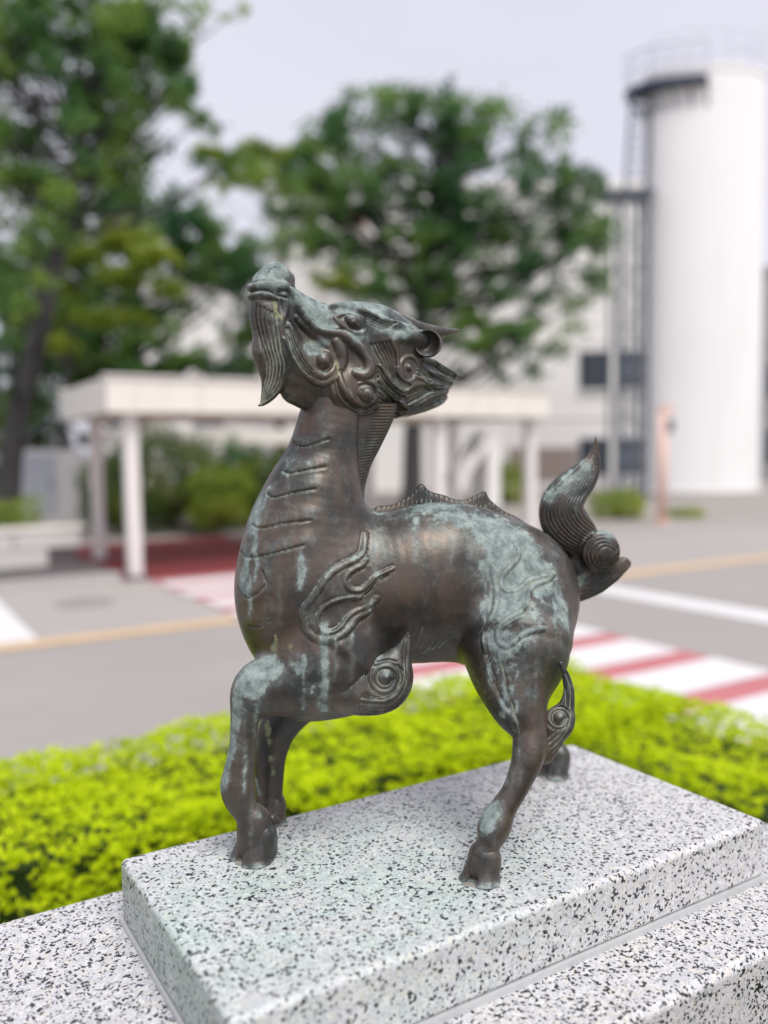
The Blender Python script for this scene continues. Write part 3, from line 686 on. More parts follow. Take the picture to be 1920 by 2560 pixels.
# ------------------------------------------------------------------ clipped golden hedge round the plinth
hg = empty('golden_hedge', uv(0, 0, .06), ROT_SITE); tag(hg, 'clipped bright yellow green hedge running behind the granite plinth and round its corner', 'hedge')
HT = .765
def hedge_pts(n, u0, u1, v0, v1):
    """points on the hedge skin (top and sides), with outward normals"""
    a = np.array([(u1 - u0) * (v1 - v0), (u1 - u0) * HT, (u1 - u0) * HT, (v1 - v0) * HT, (v1 - v0) * HT]); a = a / a.sum()
    c = RNG.choice(5, n, p=a); r1, r2 = RNG.uniform(size=n), RNG.uniform(size=n)
    P = np.zeros((n, 3)); Nn = np.zeros((n, 3))
    for i, (fu, fv, fz, nn) in enumerate(((1, 1, 0, (0, 0, 1)), (1, 0, 1, (0, -1, .25)), (1, 2, 1, (0, 1, .25)), (0, 1, 1, (-1, 0, .25)), (2, 1, 1, (1, 0, .25)))):
        m_ = c == i
        P[m_, 0] = u0 + (u1 - u0) * (r1[m_] if fu == 1 else (0 if fu == 0 else 1))
        P[m_, 1] = v0 + (v1 - v0) * (r2[m_] if (fv == 1 and fu == 1) else (r1[m_] if fv == 1 else (0 if fv == 0 else 1)))
        P[m_, 2] = HT if fz == 0 else HT * r2[m_]
        Nn[m_] = nn
    return P, Nn
def bumpy(P):
    return .014 * np.sin(P[:, 0] * 7.3 + 1.7 * np.sin(P[:, 1] * 5)) + .012 * np.sin(P[:, 1] * 9.1 + P[:, 0] * 3.7) + .016 * np.sin(P[:, 2] * 11 + P[:, 0] * 13)
segs = ((-3.2, 2.50, 2.02, 2.68, 36000), (1.90, 2.50, -2.2, 2.02, 20000))
PP, NN, TT = [], [], []
for (u0, u1, v0, v1, n) in segs:
    P, Nn = hedge_pts(n, u0, u1, v0, v1)
    dp = np.abs(RNG.normal(0, .034, n)); P = P + Nn * (bumpy(P) - dp)[:, None]
    P[:, 2] = np.maximum(P[:, 2], .03)
    # rosettes of small leaves
    tn = RNG.uniform(.25, 1.0, n)
    for k_ in range(6):
        a = RNG.uniform(0, 2 * math.pi, n); off = np.column_stack([np.cos(a), np.sin(a), RNG.uniform(-.3, .5, n)]) * RNG.uniform(.005, .018, n)[:, None]
        PP.append(P + off); NN.append(Nn + off * 28); TT.append(np.clip(tn + RNG.normal(0, .12, n), 0, 1))
foliage('foliage', np.vstack(PP), np.vstack(NN), .017, HEDGE, hg, np.concatenate(TT), jit=.45, aspect=.62)
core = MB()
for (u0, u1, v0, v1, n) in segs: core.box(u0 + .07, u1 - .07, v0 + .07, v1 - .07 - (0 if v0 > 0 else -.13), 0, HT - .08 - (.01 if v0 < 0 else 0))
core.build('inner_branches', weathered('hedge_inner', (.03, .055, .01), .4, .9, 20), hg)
# ------------------------------------------------------------------ granite plinth
SU0, SU1, SV0, SV1, STK = 0.2571, 1.0214, 0.6923, 1.0611, 0.0842
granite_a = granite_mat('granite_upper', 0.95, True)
granite_b = granite_mat('granite_lower', 1.13)
def rounded_slab(name, u0, u1, v0, v1, z0, z1, mat, bev=0.004, parent=None):
    cu, cv_ = (u0 + u1) / 2, (v0 + v1) / 2
    mb = MB().box(u0 - cu, u1 - cu, v0 - cv_, v1 - cv_, z0 - z0, z1 - z0, bev)
    o = mb.build(name, mat, parent)
    md = o.modifiers.new('soft', 'BEVEL'); md.width = bev * .45; md.segments = 2; md.limit_method = 'ANGLE'; md.angle_limit = math.radians(20)
    if parent is None: o.location = uv(cu, cv_, z0); o.rotation_euler = (0, 0, ROT_SITE)
    else: o.location = (cu, cv_, z0)
    return o
pl = empty('granite_plinth', uv(0, 0, 0), ROT_SITE)
tag(pl, 'speckled white granite plinth of two stacked slabs under the bronze animal', 'plinth')
PL2 = PLZ0 = 1.2
JT = 0.006
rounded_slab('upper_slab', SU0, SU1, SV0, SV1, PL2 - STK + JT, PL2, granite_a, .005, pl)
lz = PL2 - STK
jo = MB().box(SU0 - .0025, SU1 + .0025, SV0 - .0025, SV1 + .0025, lz - .001, lz + JT + .0012).build('mortar_joint', weathered('mortar', (.52, .53, .53), .15, .6, 12), pl)
L0, L1, M0, M1 = -0.10, 1.19, 0.59, 1.152
rounded_slab('lower_slab', L0, L1, M0, M1, lz - .20, lz, granite_b, .007, pl)
rounded_slab('base_block', L0 + .03, L1 - .03, M0 + .03, M1 - .03, 0.0, lz - .204, granite_b, .006, pl)
from mathutils.bvhtree import BVHTree
# ------------------------------------------------------------------ the bronze animal: signed-distance sculpting
PLZ = 1.2                                   # top of the plinth slab
class Frame:
    """vertical sculpting plane: x along the spine (tailwards), y sideways (away), z up from the slab"""
    def __init__(self, deg, n0=None, through=None):
        a = math.radians(deg)
        self.s = np.array([math.cos(a), math.sin(a), 0]); self.n = np.array([-math.sin(a), math.cos(a), 0]); self.ang = a
        self.n0 = n0 if through is None else float(np.dot(through, self.n))
        self.O = self.n * self.n0 + np.array([0, 0, PLZ])
        self.cam = self.loc(CAM)
    def loc(self, P):
        P = np.asarray(P, float) - self.O
        return np.stack([P @ self.s, P @ self.n, P[..., 2]], -1)
    def world(self, Q):
        Q = np.asarray(Q, float)
        return self.O + Q[..., 0:1] * self.s + Q[..., 1:2] * self.n + Q[..., 2:3] * np.array([0, 0, 1.0])
    def pt(self, px, py, lat):
        d = ray(px, py); t = (self.n0 + lat) / (d @ self.n)
        return self.loc(CAM + d * t), t
    def chain(self, pts):
        """[(px,py,lat_m,r_px)] -> local points with radius"""
        out = []
        for px, py, lat, r in pts:
            p, t = self.pt(px, py, lat); out.append((p[0], p[1], p[2], r * t / FPX))
        return np.array(out)
    def dirs(self, P2):
        D = np.array([ray(x, y) for x, y in P2]); D = np.stack([D @ self.s, D @ self.n, D[:, 2]], -1)
        return D / np.linalg.norm(D, axis=1, keepdims=True)
class Prim:
    def __init__(self, pts, k=0.012, ay=1.0, sub=False, sm=5):
        P = np.asarray(pts, float)
        if len(P) > 1 and sm: P = crom(P, sm); P[:, 3] = np.maximum(P[:, 3], 0.0004)
        self.P = P; self.k = k; self.ay = ay; self.sub = sub
        r = P[:, 3].max(); m = np.array([r, r * max(ay, 1), r]) + k + 0.012
        self.lo = P[:, :3].min(0) - m; self.hi = P[:, :3].max(0) + m
    def d(self, X, Y, Z):
        ay = self.ay; Yp = Y / ay; best = None
        P = self.P
        if len(P) == 1: P = np.vstack([P, P + [1e-5, 0, 0, 0]])
        for i in range(len(P) - 1):
            ax, a_y, az, ra = P[i]; bx, by, bz, rb = P[i + 1]; a_y /= ay; by /= ay
            ex, ey, ez = bx - ax, by - a_y, bz - az; L2 = ex * ex + ey * ey + ez * ez + 1e-12
            qx, qy, qz = X - ax, Yp - a_y, Z - az
            t = np.clip((qx * ex + qy * ey + qz * ez) / L2, 0, 1)
            dd = np.sqrt((qx - t * ex) ** 2 + (qy - t * ey) ** 2 + (qz - t * ez) ** 2) - (ra + (rb - ra) * t)
            best = dd if best is None else np.minimum(best, dd)
        return best * min(1.0, ay)
def smin(a, b, k):
    h = np.clip(0.5 + 0.5 * (b - a) / k, 0, 1); return b + (a - b) * h - k * h * (1 - h)
class Sculpt:
    def __init__(self, frame): self.f = frame; self.prims = []; self.floor = None; self.bvh = None
    def add(self, px_pts, k=0.012, ay=1.0, sub=False, sm=5, mirror=False):
        ch = self.f.chain(px_pts); self.prims.append(Prim(ch, k, ay, sub, sm))
        if mirror:
            ch = ch.copy(); ch[:, 1] *= -1; self.prims.append(Prim(ch, k, ay, sub, sm))
    def add3(self, pts, **kw): self.prims.append(Prim(pts, **kw))
    def ev(self, P):
        X, Y, Z = P[:, 0], P[:, 1], P[:, 2]; D = np.full(len(P), 0.05)
        for p in self.prims:
            mk = np.all((P > p.lo) & (P < p.hi), axis=1)
            if not mk.any(): continue
            d = p.d(X[mk], Y[mk], Z[mk])
            D[mk] = -smin(-D[mk], d, p.k) if p.sub else smin(D[mk], d, p.k)
        if self.floor is not None: D = np.maximum(D, self.floor - Z)
        return D
    def trace(self, pts2):
        """pixels on the photographed side -> surface points (local frame); misses get nan"""
        D = self.f.dirs(pts2); o = self.f.cam
        if self.bvh is not None:
            ov = Vector(o); P = np.full((len(D), 3), np.nan)
            for i, d_ in enumerate(D):
                h = self.bvh.ray_cast(ov, Vector(d_))[0]
                if h is not None: P[i] = h
            return P, D
        t = np.full(len(D), 0.72); hit = np.zeros(len(D), bool)
        for _ in range(110):
            d = self.ev(o + D * t[:, None]); hit |= d < 0.0006
            t = np.where(hit, t, t + np.maximum(d * 0.85, 0.0004))
            if hit.all() or (t > 1.7).all(): break
        P = o + D * t[:, None]; P[~hit] = np.nan; return P, D
    def line(self, px, step_px=4.0, sm=True):
        P = np.asarray(px, float)
        P = even(crom(P, 8) if (sm and len(P) > 2) else P, step_px)
        Q, _ = self.trace(P); Q = Q[~np.isnan(Q[:, 0])]
        return Q
    def tube(self, px, r, sink=0.35, k=0.004, mirror=False, step=7, ay=1.0):
        """raised roll that follows the surface: px polyline, r px (scalar or per point)"""
        P = np.asarray(px, float); rr = np.full(len(P), r) if np.isscalar(r) else np.asarray(r, float)
        P = even(crom(np.column_stack([P, rr]), 8) if len(P) > 2 else np.column_stack([P, rr]), step)
        Q, D = self.trace(P[:, :2]); ok = ~np.isnan(Q[:, 0])
        if ok.sum() < 2: return None
        Q, D, r_ = Q[ok], D[ok], P[ok, 2] * 1.03 / FPX
        ch = np.column_stack([Q + D * (r_ * sink)[:, None], r_])
        out = [Prim(ch, k, ay, False, 0)]
        if mirror:
            c2 = ch.copy(); c2[:, 1] *= -1; out.append(Prim(c2, k, ay, False, 0))
        return out
    def ball(self, px, py, r, sink=0.3, k=0.003, mirror=False, ay=1.0):
        Q, D = self.trace([(px, py)])
        if np.isnan(Q[0, 0]): return []
        rm = r * 1.03 / FPX; c = Q[0] + D[0] * rm * sink
        out = [Prim(np.array([[*c, rm]]), k, ay)]
        if mirror: out.append(Prim(np.array([[c[0], -c[1], c[2], rm]]), k, ay))
        return out
    def mesh(self, vox, bvh=False):
        lo = np.min([p.lo for p in self.prims if not p.sub], 0); hi = np.max([p.hi for p in self.prims if not p.sub], 0)
        if self.floor is not None: lo[2] = max(lo[2], self.floor - 0.01)
        n = np.ceil((hi - lo) / vox).astype(int) + 2
        ax = [lo[i] + np.arange(n[i]) * vox for i in range(3)]
        D = np.full(tuple(n), 0.05, np.float32)
        for p in self.prims:
            i0 = np.clip(np.floor((p.lo - lo) / vox).astype(int), 0, n); i1 = np.clip(np.ceil((p.hi - lo) / vox).astype(int) + 1, 0, n)
            if (i1 <= i0).any(): continue
            sl = tuple(slice(a, b) for a, b in zip(i0, i1))
            X = ax[0][sl[0]][:, None, None].astype(np.float32); Y = ax[1][sl[1]][None, :, None].astype(np.float32); Z = ax[2][sl[2]][None, None, :].astype(np.float32)
            # long chains: piecewise boxes keep it cheap
            P = p.P
            if len(P) > 6:
                d = np.full((i1 - i0), 0.05, np.float32)
                for j in range(0, len(P) - 1, 3):
                    q = Prim(P[j:j + 4], p.k, p.ay, p.sub, 0)
                    j0 = np.clip(np.floor((q.lo - lo) / vox).astype(int), i0, i1) - i0; j1 = np.clip(np.ceil((q.hi - lo) / vox).astype(int) + 1, i0, i1) - i0
                    if (j1 <= j0).any(): continue
                    s2 = tuple(slice(a, b) for a, b in zip(j0, j1))
                    d[s2] = np.minimum(d[s2], q.d(X[s2[0]], Y[:, s2[1]], Z[:, :, s2[2]]))
            else: d = p.d(X, Y, Z)
            D[sl] = -smin(-D[sl], d, p.k) if p.sub else smin(D[sl], d, p.k)
        if self.floor is not None: D = np.maximum(D, (self.floor - ax[2])[None, None, :].astype(np.float32))
        V, F = surface_nets(D, lo, vox)
        if bvh: self.bvh = BVHTree.FromPolygons(V.tolist(), F.tolist())
        return V, F
def surface_nets(D, lo, vox):
    S = D < 0
    nx, ny, nz = D.shape
    c = [S[i:nx - 1 + i, j:ny - 1 + j, k:nz - 1 + k] for i in (0, 1) for j in (0, 1) for k in (0, 1)]
    cnt = sum(x.astype(np.uint8) for x in c)
    act = (cnt > 0) & (cnt < 8)
    I = np.argwhere(act)
    idx = np.full(act.shape, -1, np.int32); idx[act] = np.arange(len(I))
    acc = np.zeros((len(I), 3)); num = np.zeros(len(I))
    corners = [(i, j, k) for i in (0, 1) for j in (0, 1) for k in (0, 1)]
    val = {cc: D[I[:, 0] + cc[0], I[:, 1] + cc[1], I[:, 2] + cc[2]].astype(float) for cc in corners}
    for a in corners:
        for axis in range(3):
            if a[axis]: continue
            b = list(a); b[axis] = 1; b = tuple(b)
            va, vb = val[a], val[b]; m = (va < 0) != (vb < 0)
            t = np.where(m, va / np.where(m, va - vb, 1), 0)
            for q in range(3): acc[:, q] += np.where(m, a[q] + (t if q == axis else 0), 0)
            num += m
    V = lo + (I + acc / num[:, None]) * vox
    F = []
    for axis in range(3):
        sa = [slice(None)] * 3; sb = [slice(None)] * 3
        sa[axis] = slice(0, -1); sb[axis] = slice(1, None)
        s0, s1 = S[tuple(sa)], S[tuple(sb)]
        o1, o2 = [q for q in range(3) if q != axis]
        for flip, mk in ((False, s0 & ~s1), (True, ~s0 & s1)):
            E = np.argwhere(mk); E = E[(E[:, o1] > 0) & (E[:, o2] > 0) & (E[:, o1] < S.shape[o1] - 1) & (E[:, o2] < S.shape[o2] - 1)]
            def cell(d1, d2):
                q = E.copy(); q[:, o1] -= d1; q[:, o2] -= d2; return idx[q[:, 0], q[:, 1], q[:, 2]]
            quad = np.stack([cell(1, 1), cell(0, 1), cell(0, 0), cell(1, 0)], 1)
            if flip ^ (axis == 1): quad = quad[:, ::-1]
            F.append(quad)
    return V, np.vstack(F)
def vnormals(V, F):
    n = np.cross(V[F[:, 2]] - V[F[:, 0]], V[F[:, 3]] - V[F[:, 1]]); N = np.zeros_like(V)
    for k in range(4): np.add.at(N, F[:, k], n)
    return N / (np.linalg.norm(N, axis=1, keepdims=True) + 1e-12)
def stroke_dist(V, Q, reach):
    lo = Q.min(0) - reach; hi = Q.max(0) + reach
    ids = np.nonzero(np.all((V > lo) & (V < hi), axis=1))[0]
    if len(ids) == 0: return ids, np.zeros(0)
    X = V[ids]; best = np.full(len(ids), 9.0)
    for j in range(0, len(Q), 24):
        d = ((X[:, None, :] - Q[None, j:j + 24, :]) ** 2).sum(-1).min(1); best = np.minimum(best, d)
    return ids, np.sqrt(best)
def engrave(V, N, strokes):
    """strokes: (polyline3d, sigma_m, height_m) -> displaced V and groove map"""
    disp = np.zeros(len(V)); pos = np.zeros(len(V)); cav = np.zeros(len(V)); rdg = np.zeros(len(V))
    for Q, sg, h, *pw in strokes:
        if len(Q) < 2: continue
        pw = pw[0] if pw else 2
        Q = even(Q, max(0.0007, sg * 0.6)); ids, d = stroke_dist(V, Q, sg * 3)
        if len(ids) == 0: continue
        # fade towards the ends of a stroke
        g = np.exp(-(d / sg) ** pw)
        if h < 0:
            disp[ids] = np.minimum(disp[ids], h * g); cav[ids] = np.maximum(cav[ids], g)
        else:
            if pw > 2:   # chased line along both edges of a raised strand
                e = np.exp(-((d - sg * 1.12) / .0011) ** 2); disp[ids] = np.minimum(disp[ids], -.0011 * e); cav[ids] = np.maximum(cav[ids], .85 * e)
            pos[ids] = np.maximum(pos[ids], h * g); rdg[ids] = np.maximum(rdg[ids], g)
    engrave.ridge = rdg
    return V + N * (disp + pos)[:, None], cav
def spots(V, items):
    """items: (points3d, radius, strength) -> soft map"""
    w = np.zeros(len(V))
    for Q, r, s in items:
        Q = np.atleast_2d(Q); Q = Q[~np.isnan(Q[:, 0])]
        if len(Q) == 0: continue
        if len(Q) > 1: Q = even(Q, r * .4)
        ids, d = stroke_dist(V, Q, r * 2.2)
        if len(ids): w[ids] = np.maximum(w[ids], s * np.exp(-(d / r) ** 2))
    return w
def zm(x0, y0, k):
    """crop coordinates -> full photograph pixels"""
    return lambda *pts: [(x0 + x * k, y0 + y * k) for x, y in pts]
def family(Apts, Bpts, n, lo=0.0, hi=1.0, m=14):
    a = even(crom(Apts, 8), 1.0); b = even(crom(Bpts, 8), 1.0)
    a = a[np.linspace(0, len(a) - 1, m).astype(int)]; b = b[np.linspace(0, len(b) - 1, m).astype(int)]
    return [a * (1 - t) + b * t for t in np.linspace(lo, hi, n)]
def spiral(cx, cy, r0, r1, turns, a0=0.0, sx=1.0, sy=1.0, n=40):
    t = np.linspace(0, 1, n); r = r0 + (r1 - r0) * t; a = a0 + turns * 2 * math.pi * t
    return [(cx + sx * q * math.cos(b), cy + sy * q * math.sin(b)) for q, b in zip(r, a)]
mm = 0.001

BF = Frame(12.0, n0=1.085)
_hp, _t = BF.pt(830, 960, 0.0)
HF = Frame(37.0, through=BF.world(_hp) )
bronze = bronze_mat()
_o = BF.pt(930, 2080, 0.0)[0]
STAT_O = BF.world(np.array([_o[0], _o[1], 0.0]))
statue = empty('bronze_animal_statue', tuple(STAT_O), BF.ang)
tag(statue, 'dark bronze mythical hoofed animal with raised muzzle and curled tail standing on granite slab', 'statue')
INV = Matrix.Translation(Vector(STAT_O)) @ Matrix.Rotation(BF.ang, 4, 'Z'); INV = np.array(INV.inverted())
def part(name, frame, V, F, parent=None, **attrs):
    W = frame.world(V); Lc = W @ INV[:3, :3].T + INV[:3, 3]
    full = {k: attrs.get(k, np.zeros(len(V))) for k in ('patina', 'lichen', 'cavity')}
    o = mesh_np(name, Lc, F, bronze, parent if parent is not None else statue, smooth=True, attrs=full)
    return o
def base_patina(N, amt=0.3):
    return amt * np.clip(N[:, 2], 0, 1) ** 1.5

# ---- body, neck and legs: one continuous cast
bd = Sculpt(BF)
AYB = 0.86
bd.add([(842, 965, 0.0, 66), (826, 1040, 0.0, 76), (806, 1150, 0.0, 92), (782, 1250, 0.0, 124), (766, 1350, 0, 153), (764, 1450, 0, 165), (768, 1540, 0, 158), (782, 1600, 0.0, 140)], k=0.02, ay=AYB)
bd.add([(790, 1480, 0, 178), (950, 1464, 0, 180), (1076, 1446, 0, 192), (1175, 1445, 0, 178), (1258, 1488, 0, 176)], k=0.03, ay=AYB)
bd.add([(1262, 1500, -0.02, 168), (1292, 1570, -0.045, 138), (1296, 1630, -0.07, 118)], k=0.03, ay=0.8)
bd.add([(1262, 1500, 0.02, 160), (1290, 1570, 0.045, 130), (1310, 1640, 0.07, 105)], k=0.03, ay=0.8)
# near hind leg
bd.add([(1290, 1600, -0.075, 132), (1286, 1690, -0.095, 100), (1297, 1762, -0.115, 70), (1322, 1822, -0.13, 46), (1322, 1880, -0.14, 42), (1309, 1925, -0.143, 36), (1286, 1977, -0.147, 31), (1258, 2022, -0.15, 33), (1236, 2066, -0.152, 42), (1224, 2102, -0.153, 31), (1212, 2135, -0.153, 35), (1204, 2165, -0.153, 40)], k=0.022, ay=0.95)
# far hind leg
bd.add([(1300, 1610, 0.07, 100), (1310, 1690, 0.10, 66), (1325, 1760, 0.12, 40), (1352, 1830, 0.13, 34), (1374, 1885, 0.131, 30), (1386, 1915, 0.131, 30)], k=0.02, ay=0.95)
# near fore leg: shoulder, forearm held forward, cannon straight down
bd.add([(830, 1640, -0.045, 130), (775, 1705, -0.055, 80), (700, 1715, -0.055, 62), (650, 1722, -0.05, 60)], k=0.022, ay=0.85)
bd.add([(652, 1722, -0.05, 62), (624, 1748, -0.048, 46), (612, 1800, -0.045, 36), (607, 1860, -0.043, 33), (599, 1920, -0.04, 37), (594, 1965, -0.038, 43), (600, 2000, -0.037, 38), (616, 2030, -0.036, 32), (634, 2052, -0.035, 42), (642, 2085, -0.035, 50), (644, 2120, -0.035, 50)], k=0.015, ay=0.92)
bd.add([(780, 1700, -0.05, 84), (870, 1700, -0.055, 78), (920, 1690, -0.05, 66)], k=0.03, ay=0.75)
# far fore leg
bd.add([(800, 1650, 0.04, 120), (752, 1745, 0.055, 62), (700, 1810, 0.06, 50), (676, 1880, 0.063, 42), (672, 1960, 0.066, 36), (671, 2010, 0.066, 35), (676, 2040, 0.066, 36)], k=0.02, ay=0.9)
# belly keel
bd.add([(960, 1560, 0, 80), (1060, 1560, 0, 80), (1150, 1545, 0, 78)], k=0.03, ay=0.8)
bd.floor = 0.004
BVOX = 0.0019
V, F = bd.mesh(BVOX, True); N = vnormals(V, F)
z2 = zm(560, 1000, .3617); z3 = zm(1100, 1050, .3134); z4 = zm(520, 1580, .3376); z5 = zm(1080, 1580, .3075); zs = zm(730, 1330, .1808); ze = zm(900, 1560, .1688)
st = []
def band(pts, hw, h):
    Q = bd.line(pts)
    if len(Q) > 1: st.append((Q, hw * mm, h * mm, 5))
def groove(sc_, pts, sg, h, mirror=False):
    Q = sc_.line(pts)
    if len(Q) < 2: return
    sg *= 1.15; h *= 1.6
    st.append((Q, sg * mm, h * mm))
    if mirror:
        q = Q.copy(); q[:, 1] *= -1; st.append((q, sg * mm, h * mm))
# chest plates: a sharp lower edge with a proud lip above it
for pl in (z2((484, 298), (520, 325), (580, 322), (650, 297)), z2((403, 490), (430, 505), (480, 507), (590, 485)), z2((302, 655), (340, 677), (380, 672), (450, 650), (540, 633)),
           z2((202, 860), (235, 885), (300, 882), (400, 858), (500, 845)), z2((125, 1045), (150, 1080), (200, 1088), (300, 1075), (430, 1040)),
           z2((105, 1290), (130, 1350), (180, 1365), (250, 1325), (295, 1270), (282, 1225)), [(623, 1564), (650, 1568), (678, 1549)]):
    pl = pl[:-1] + [pl[-1], (2 * pl[-1][0] - pl[-2][0], 2 * pl[-1][1] - pl[-2][1])] if pl[-1][0] - pl[0][0] > 60 else pl
    groove(bd, pl, 1.05, -1.6)
    groove(bd, [(x + 2, y - 13) for x, y in pl], 9.0, 1.05)
# shoulder flame: proud strands with chased lines
band(zs((1020, 20), (1000, 180), (970, 300), (850, 390), (680, 470), (530, 580), (420, 720), (300, 900), (190, 1040), (150, 1180), (190, 1330), (290, 1450), (420, 1500), (560, 1490), (690, 1430), (800, 1320), (900, 1190), (1040, 1090), (1170, 920)), 4.6, 1.3)
band(zs((1030, 390), (980, 460), (860, 520), (770, 590), (735, 670), (770, 770), (870, 820), (980, 800), (1070, 720), (1150, 630), (1260, 570), (1390, 510)), 3.4, 1.5)
band(zs((960, 900), (820, 905), (640, 940), (500, 1000), (400, 1090), (360, 1190), (370, 1300), (460, 1390), (570, 1390), (680, 1310), (760, 1200), (860, 1110), (1000, 1050), (1150, 960)), 3.4, 1.5)
for q in (zs((420, 770), (300, 940), (205, 1070), (185, 1200), (225, 1330), (330, 1440)), zs((1020, 440), (880, 500), (770, 560), (710, 650), (730, 770), (850, 835), (1000, 800), (1100, 690)), zs((620, 935), (480, 990), (380, 1080), (325, 1190), (345, 1320), (480, 1430), (600, 1405), (720, 1300), (800, 1170), (900, 1100))):
    groove(bd, q, .8, -.8)
for q in (zs((800, 640), (770, 690), (840, 750), (940, 750), (1040, 660)), zs((560, 1010), (450, 1090), (405, 1200), (440, 1310), (530, 1340), (640, 1290)), zs((600, 1530), (760, 1430), (900, 1280), (1100, 1110), (1190, 930)), zs((970, 920), (1090, 820), (1180, 690), (1290, 640), (1400, 540)), zs((230, 1470), (330, 1540), (480, 1560), (620, 1530))):
    groove(bd, q, 1.1, -1.0)
# hip flame
band(z3((600, 985), (630, 1050), (610, 1120), (540, 1190), (492, 1260), (490, 1330), (540, 1370), (600, 1365), (660, 1320), (710, 1275), (770, 1262), (840, 1245), (915, 1222)), 3.5, 1.6)
band(z3((905, 1232), (850, 1275), (770, 1310), (715, 1360), (695, 1450), (650, 1525), (570, 1570), (490, 1625), (458, 1700), (470, 1775), (530, 1805), (590, 1770), (650, 1715), (730, 1680), (835, 1665)), 3.5, 1.6)
band(z3((425, 1180), (430, 1300), (450, 1400), (440, 1500), (395, 1600), (352, 1700), (350, 1800), (375, 1950), (420, 2074)), 3.8, 1.3)
for q in (z3((640, 1080), (560, 1200), (505, 1280), (520, 1345), (590, 1345), (650, 1300)), z3((478, 1400), (505, 1450), (560, 1465), (640, 1430)), z3((930, 1250), (860, 1305), (770, 1345), (735, 1400), (720, 1480), (680, 1550)), z3((640, 1590), (540, 1640), (485, 1710), (490, 1770), (540, 1785)), z3((460, 1800), (510, 1840), (570, 1830), (640, 1760), (720, 1715)), z3((405, 1250), (418, 1400), (410, 1500), (360, 1600), (320, 1700)), z3((430, 1880), (470, 1925), (560, 1918), (640, 1850))):
    groove(bd, q, 1.0, -1.0)
band(z5((420, 200), (470, 400), (560, 580), (640, 700), (680, 800)), 4.0, 1.8)
groove(bd, z5((560, 240), (600, 420), (650, 600), (700, 760)), 2.2, -1.0)
# belly ribs
for rb in (ze((930, 50), (880, 250), (780, 420)), ze((980, 180), (920, 320), (800, 470)), ze((1110, 240), (1030, 360), (940, 450)), ze((1200, 220), (1140, 320), (1060, 400)), ze((1320, 190), (1240, 290), (1160, 360)), ze((1400, 230), (1320, 290), (1260, 340))):
    groove(bd, rb, 1.7, -1.1)
# shoulder crease behind the neck, tendons of the hind leg
def to_px(Vl):
    W_ = BF.world(Vl) - CAM; dp_ = W_ @ FWD
    return np.stack([960 + FPX * (W_ @ RIGHT) / dp_, 1280 - FPX * (W_ @ UP) / dp_], -1)
def inside(P, poly):
    poly = np.asarray(even(crom(poly + [poly[0]], 6), 3.0)); x, y = P[:, 0], P[:, 1]; r = np.zeros(len(P), bool)
    x0, y0 = poly[:, 0], poly[:, 1]; x1, y1 = np.roll(x0, -1), np.roll(y0, -1)
    for a_, b_, c_, d_ in zip(x0, y0, x1, y1):
        if b_ == d_: continue
        r ^= ((b_ > y) != (d_ > y)) & (x < (c_ - a_) * (y - b_) / (d_ - b_) + a_)
    return r
def plateau(V, N, F, poly, cuts, h):
    lo_, hi_ = np.min(poly, 0) - 5, np.max(poly, 0) + 5
    P = to_px(V); D_ = BF.cam - V; face = (N * D_).sum(1) > 0
    ids = np.nonzero(face & (P[:, 0] > lo_[0]) & (P[:, 0] < hi_[0]) & (P[:, 1] > lo_[1]) & (P[:, 1] < hi_[1]) & (V[:, 1] < -.02))[0]
    mk = inside(P[ids], poly)
    for c_ in cuts: mk &= ~inside(P[ids], c_)
    w = np.zeros(len(V)); w[ids[mk]] = 1.0
    for _ in range(2):
        a_ = np.zeros(len(V)); n_ = np.zeros(len(V))
        q = w[F].mean(1)
        for k_ in range(4): np.add.at(a_, F[:, k_], q); np.add.at(n_, F[:, k_], 1)
        w = a_ / np.maximum(n_, 1)
    return w * h
pz = plateau(V, N, F, zs((1020, 20), (960, 290), (720, 420), (480, 570), (220, 910), (90, 1100), (110, 1270), (250, 1480), (400, 1550), (600, 1530), (800, 1390), (930, 1220), (1100, 1110), (1190, 900), (1010, 960), (960, 900), (1080, 800), (1180, 680), (1290, 620), (1400, 490), (1250, 530), (1120, 600), (1050, 420), (1040, 200)),
             [zs((560, 1010), (450, 1090), (405, 1200), (440, 1310), (530, 1345), (640, 1290), (720, 1180), (820, 1080), (960, 1000), (950, 930), (800, 945)), zs((1020, 450), (880, 530), (780, 600), (770, 690), (840, 755), (940, 755), (1040, 660), (1110, 590))], 1.7 * mm)
pz = pz + plateau(V, N, F, z3((600, 985), (560, 1130), (430, 1230), (440, 1400), (420, 1520), (345, 1690), (345, 1800), (400, 1900), (480, 1935), (570, 1920), (640, 1850), (690, 1730), (835, 1670), (740, 1650), (650, 1690), (640, 1560), (720, 1480), (740, 1370), (860, 1300), (920, 1225), (770, 1250), (690, 1280), (650, 1130), (645, 1060)),
             [z3((635, 1110), (560, 1215), (505, 1290), (530, 1340), (600, 1340), (670, 1270)), z3((640, 1595), (540, 1645), (482, 1715), (492, 1775), (550, 1785), (630, 1700))], 1.6 * mm)
V = V + N * pz[:, None]
V2, cav = engrave(V, N, st); rid = np.maximum(engrave.ridge, pz / (2.4 * mm)); N2 = vnormals(V2, F)
tr = lambda *p: bd.trace(list(p))[0]
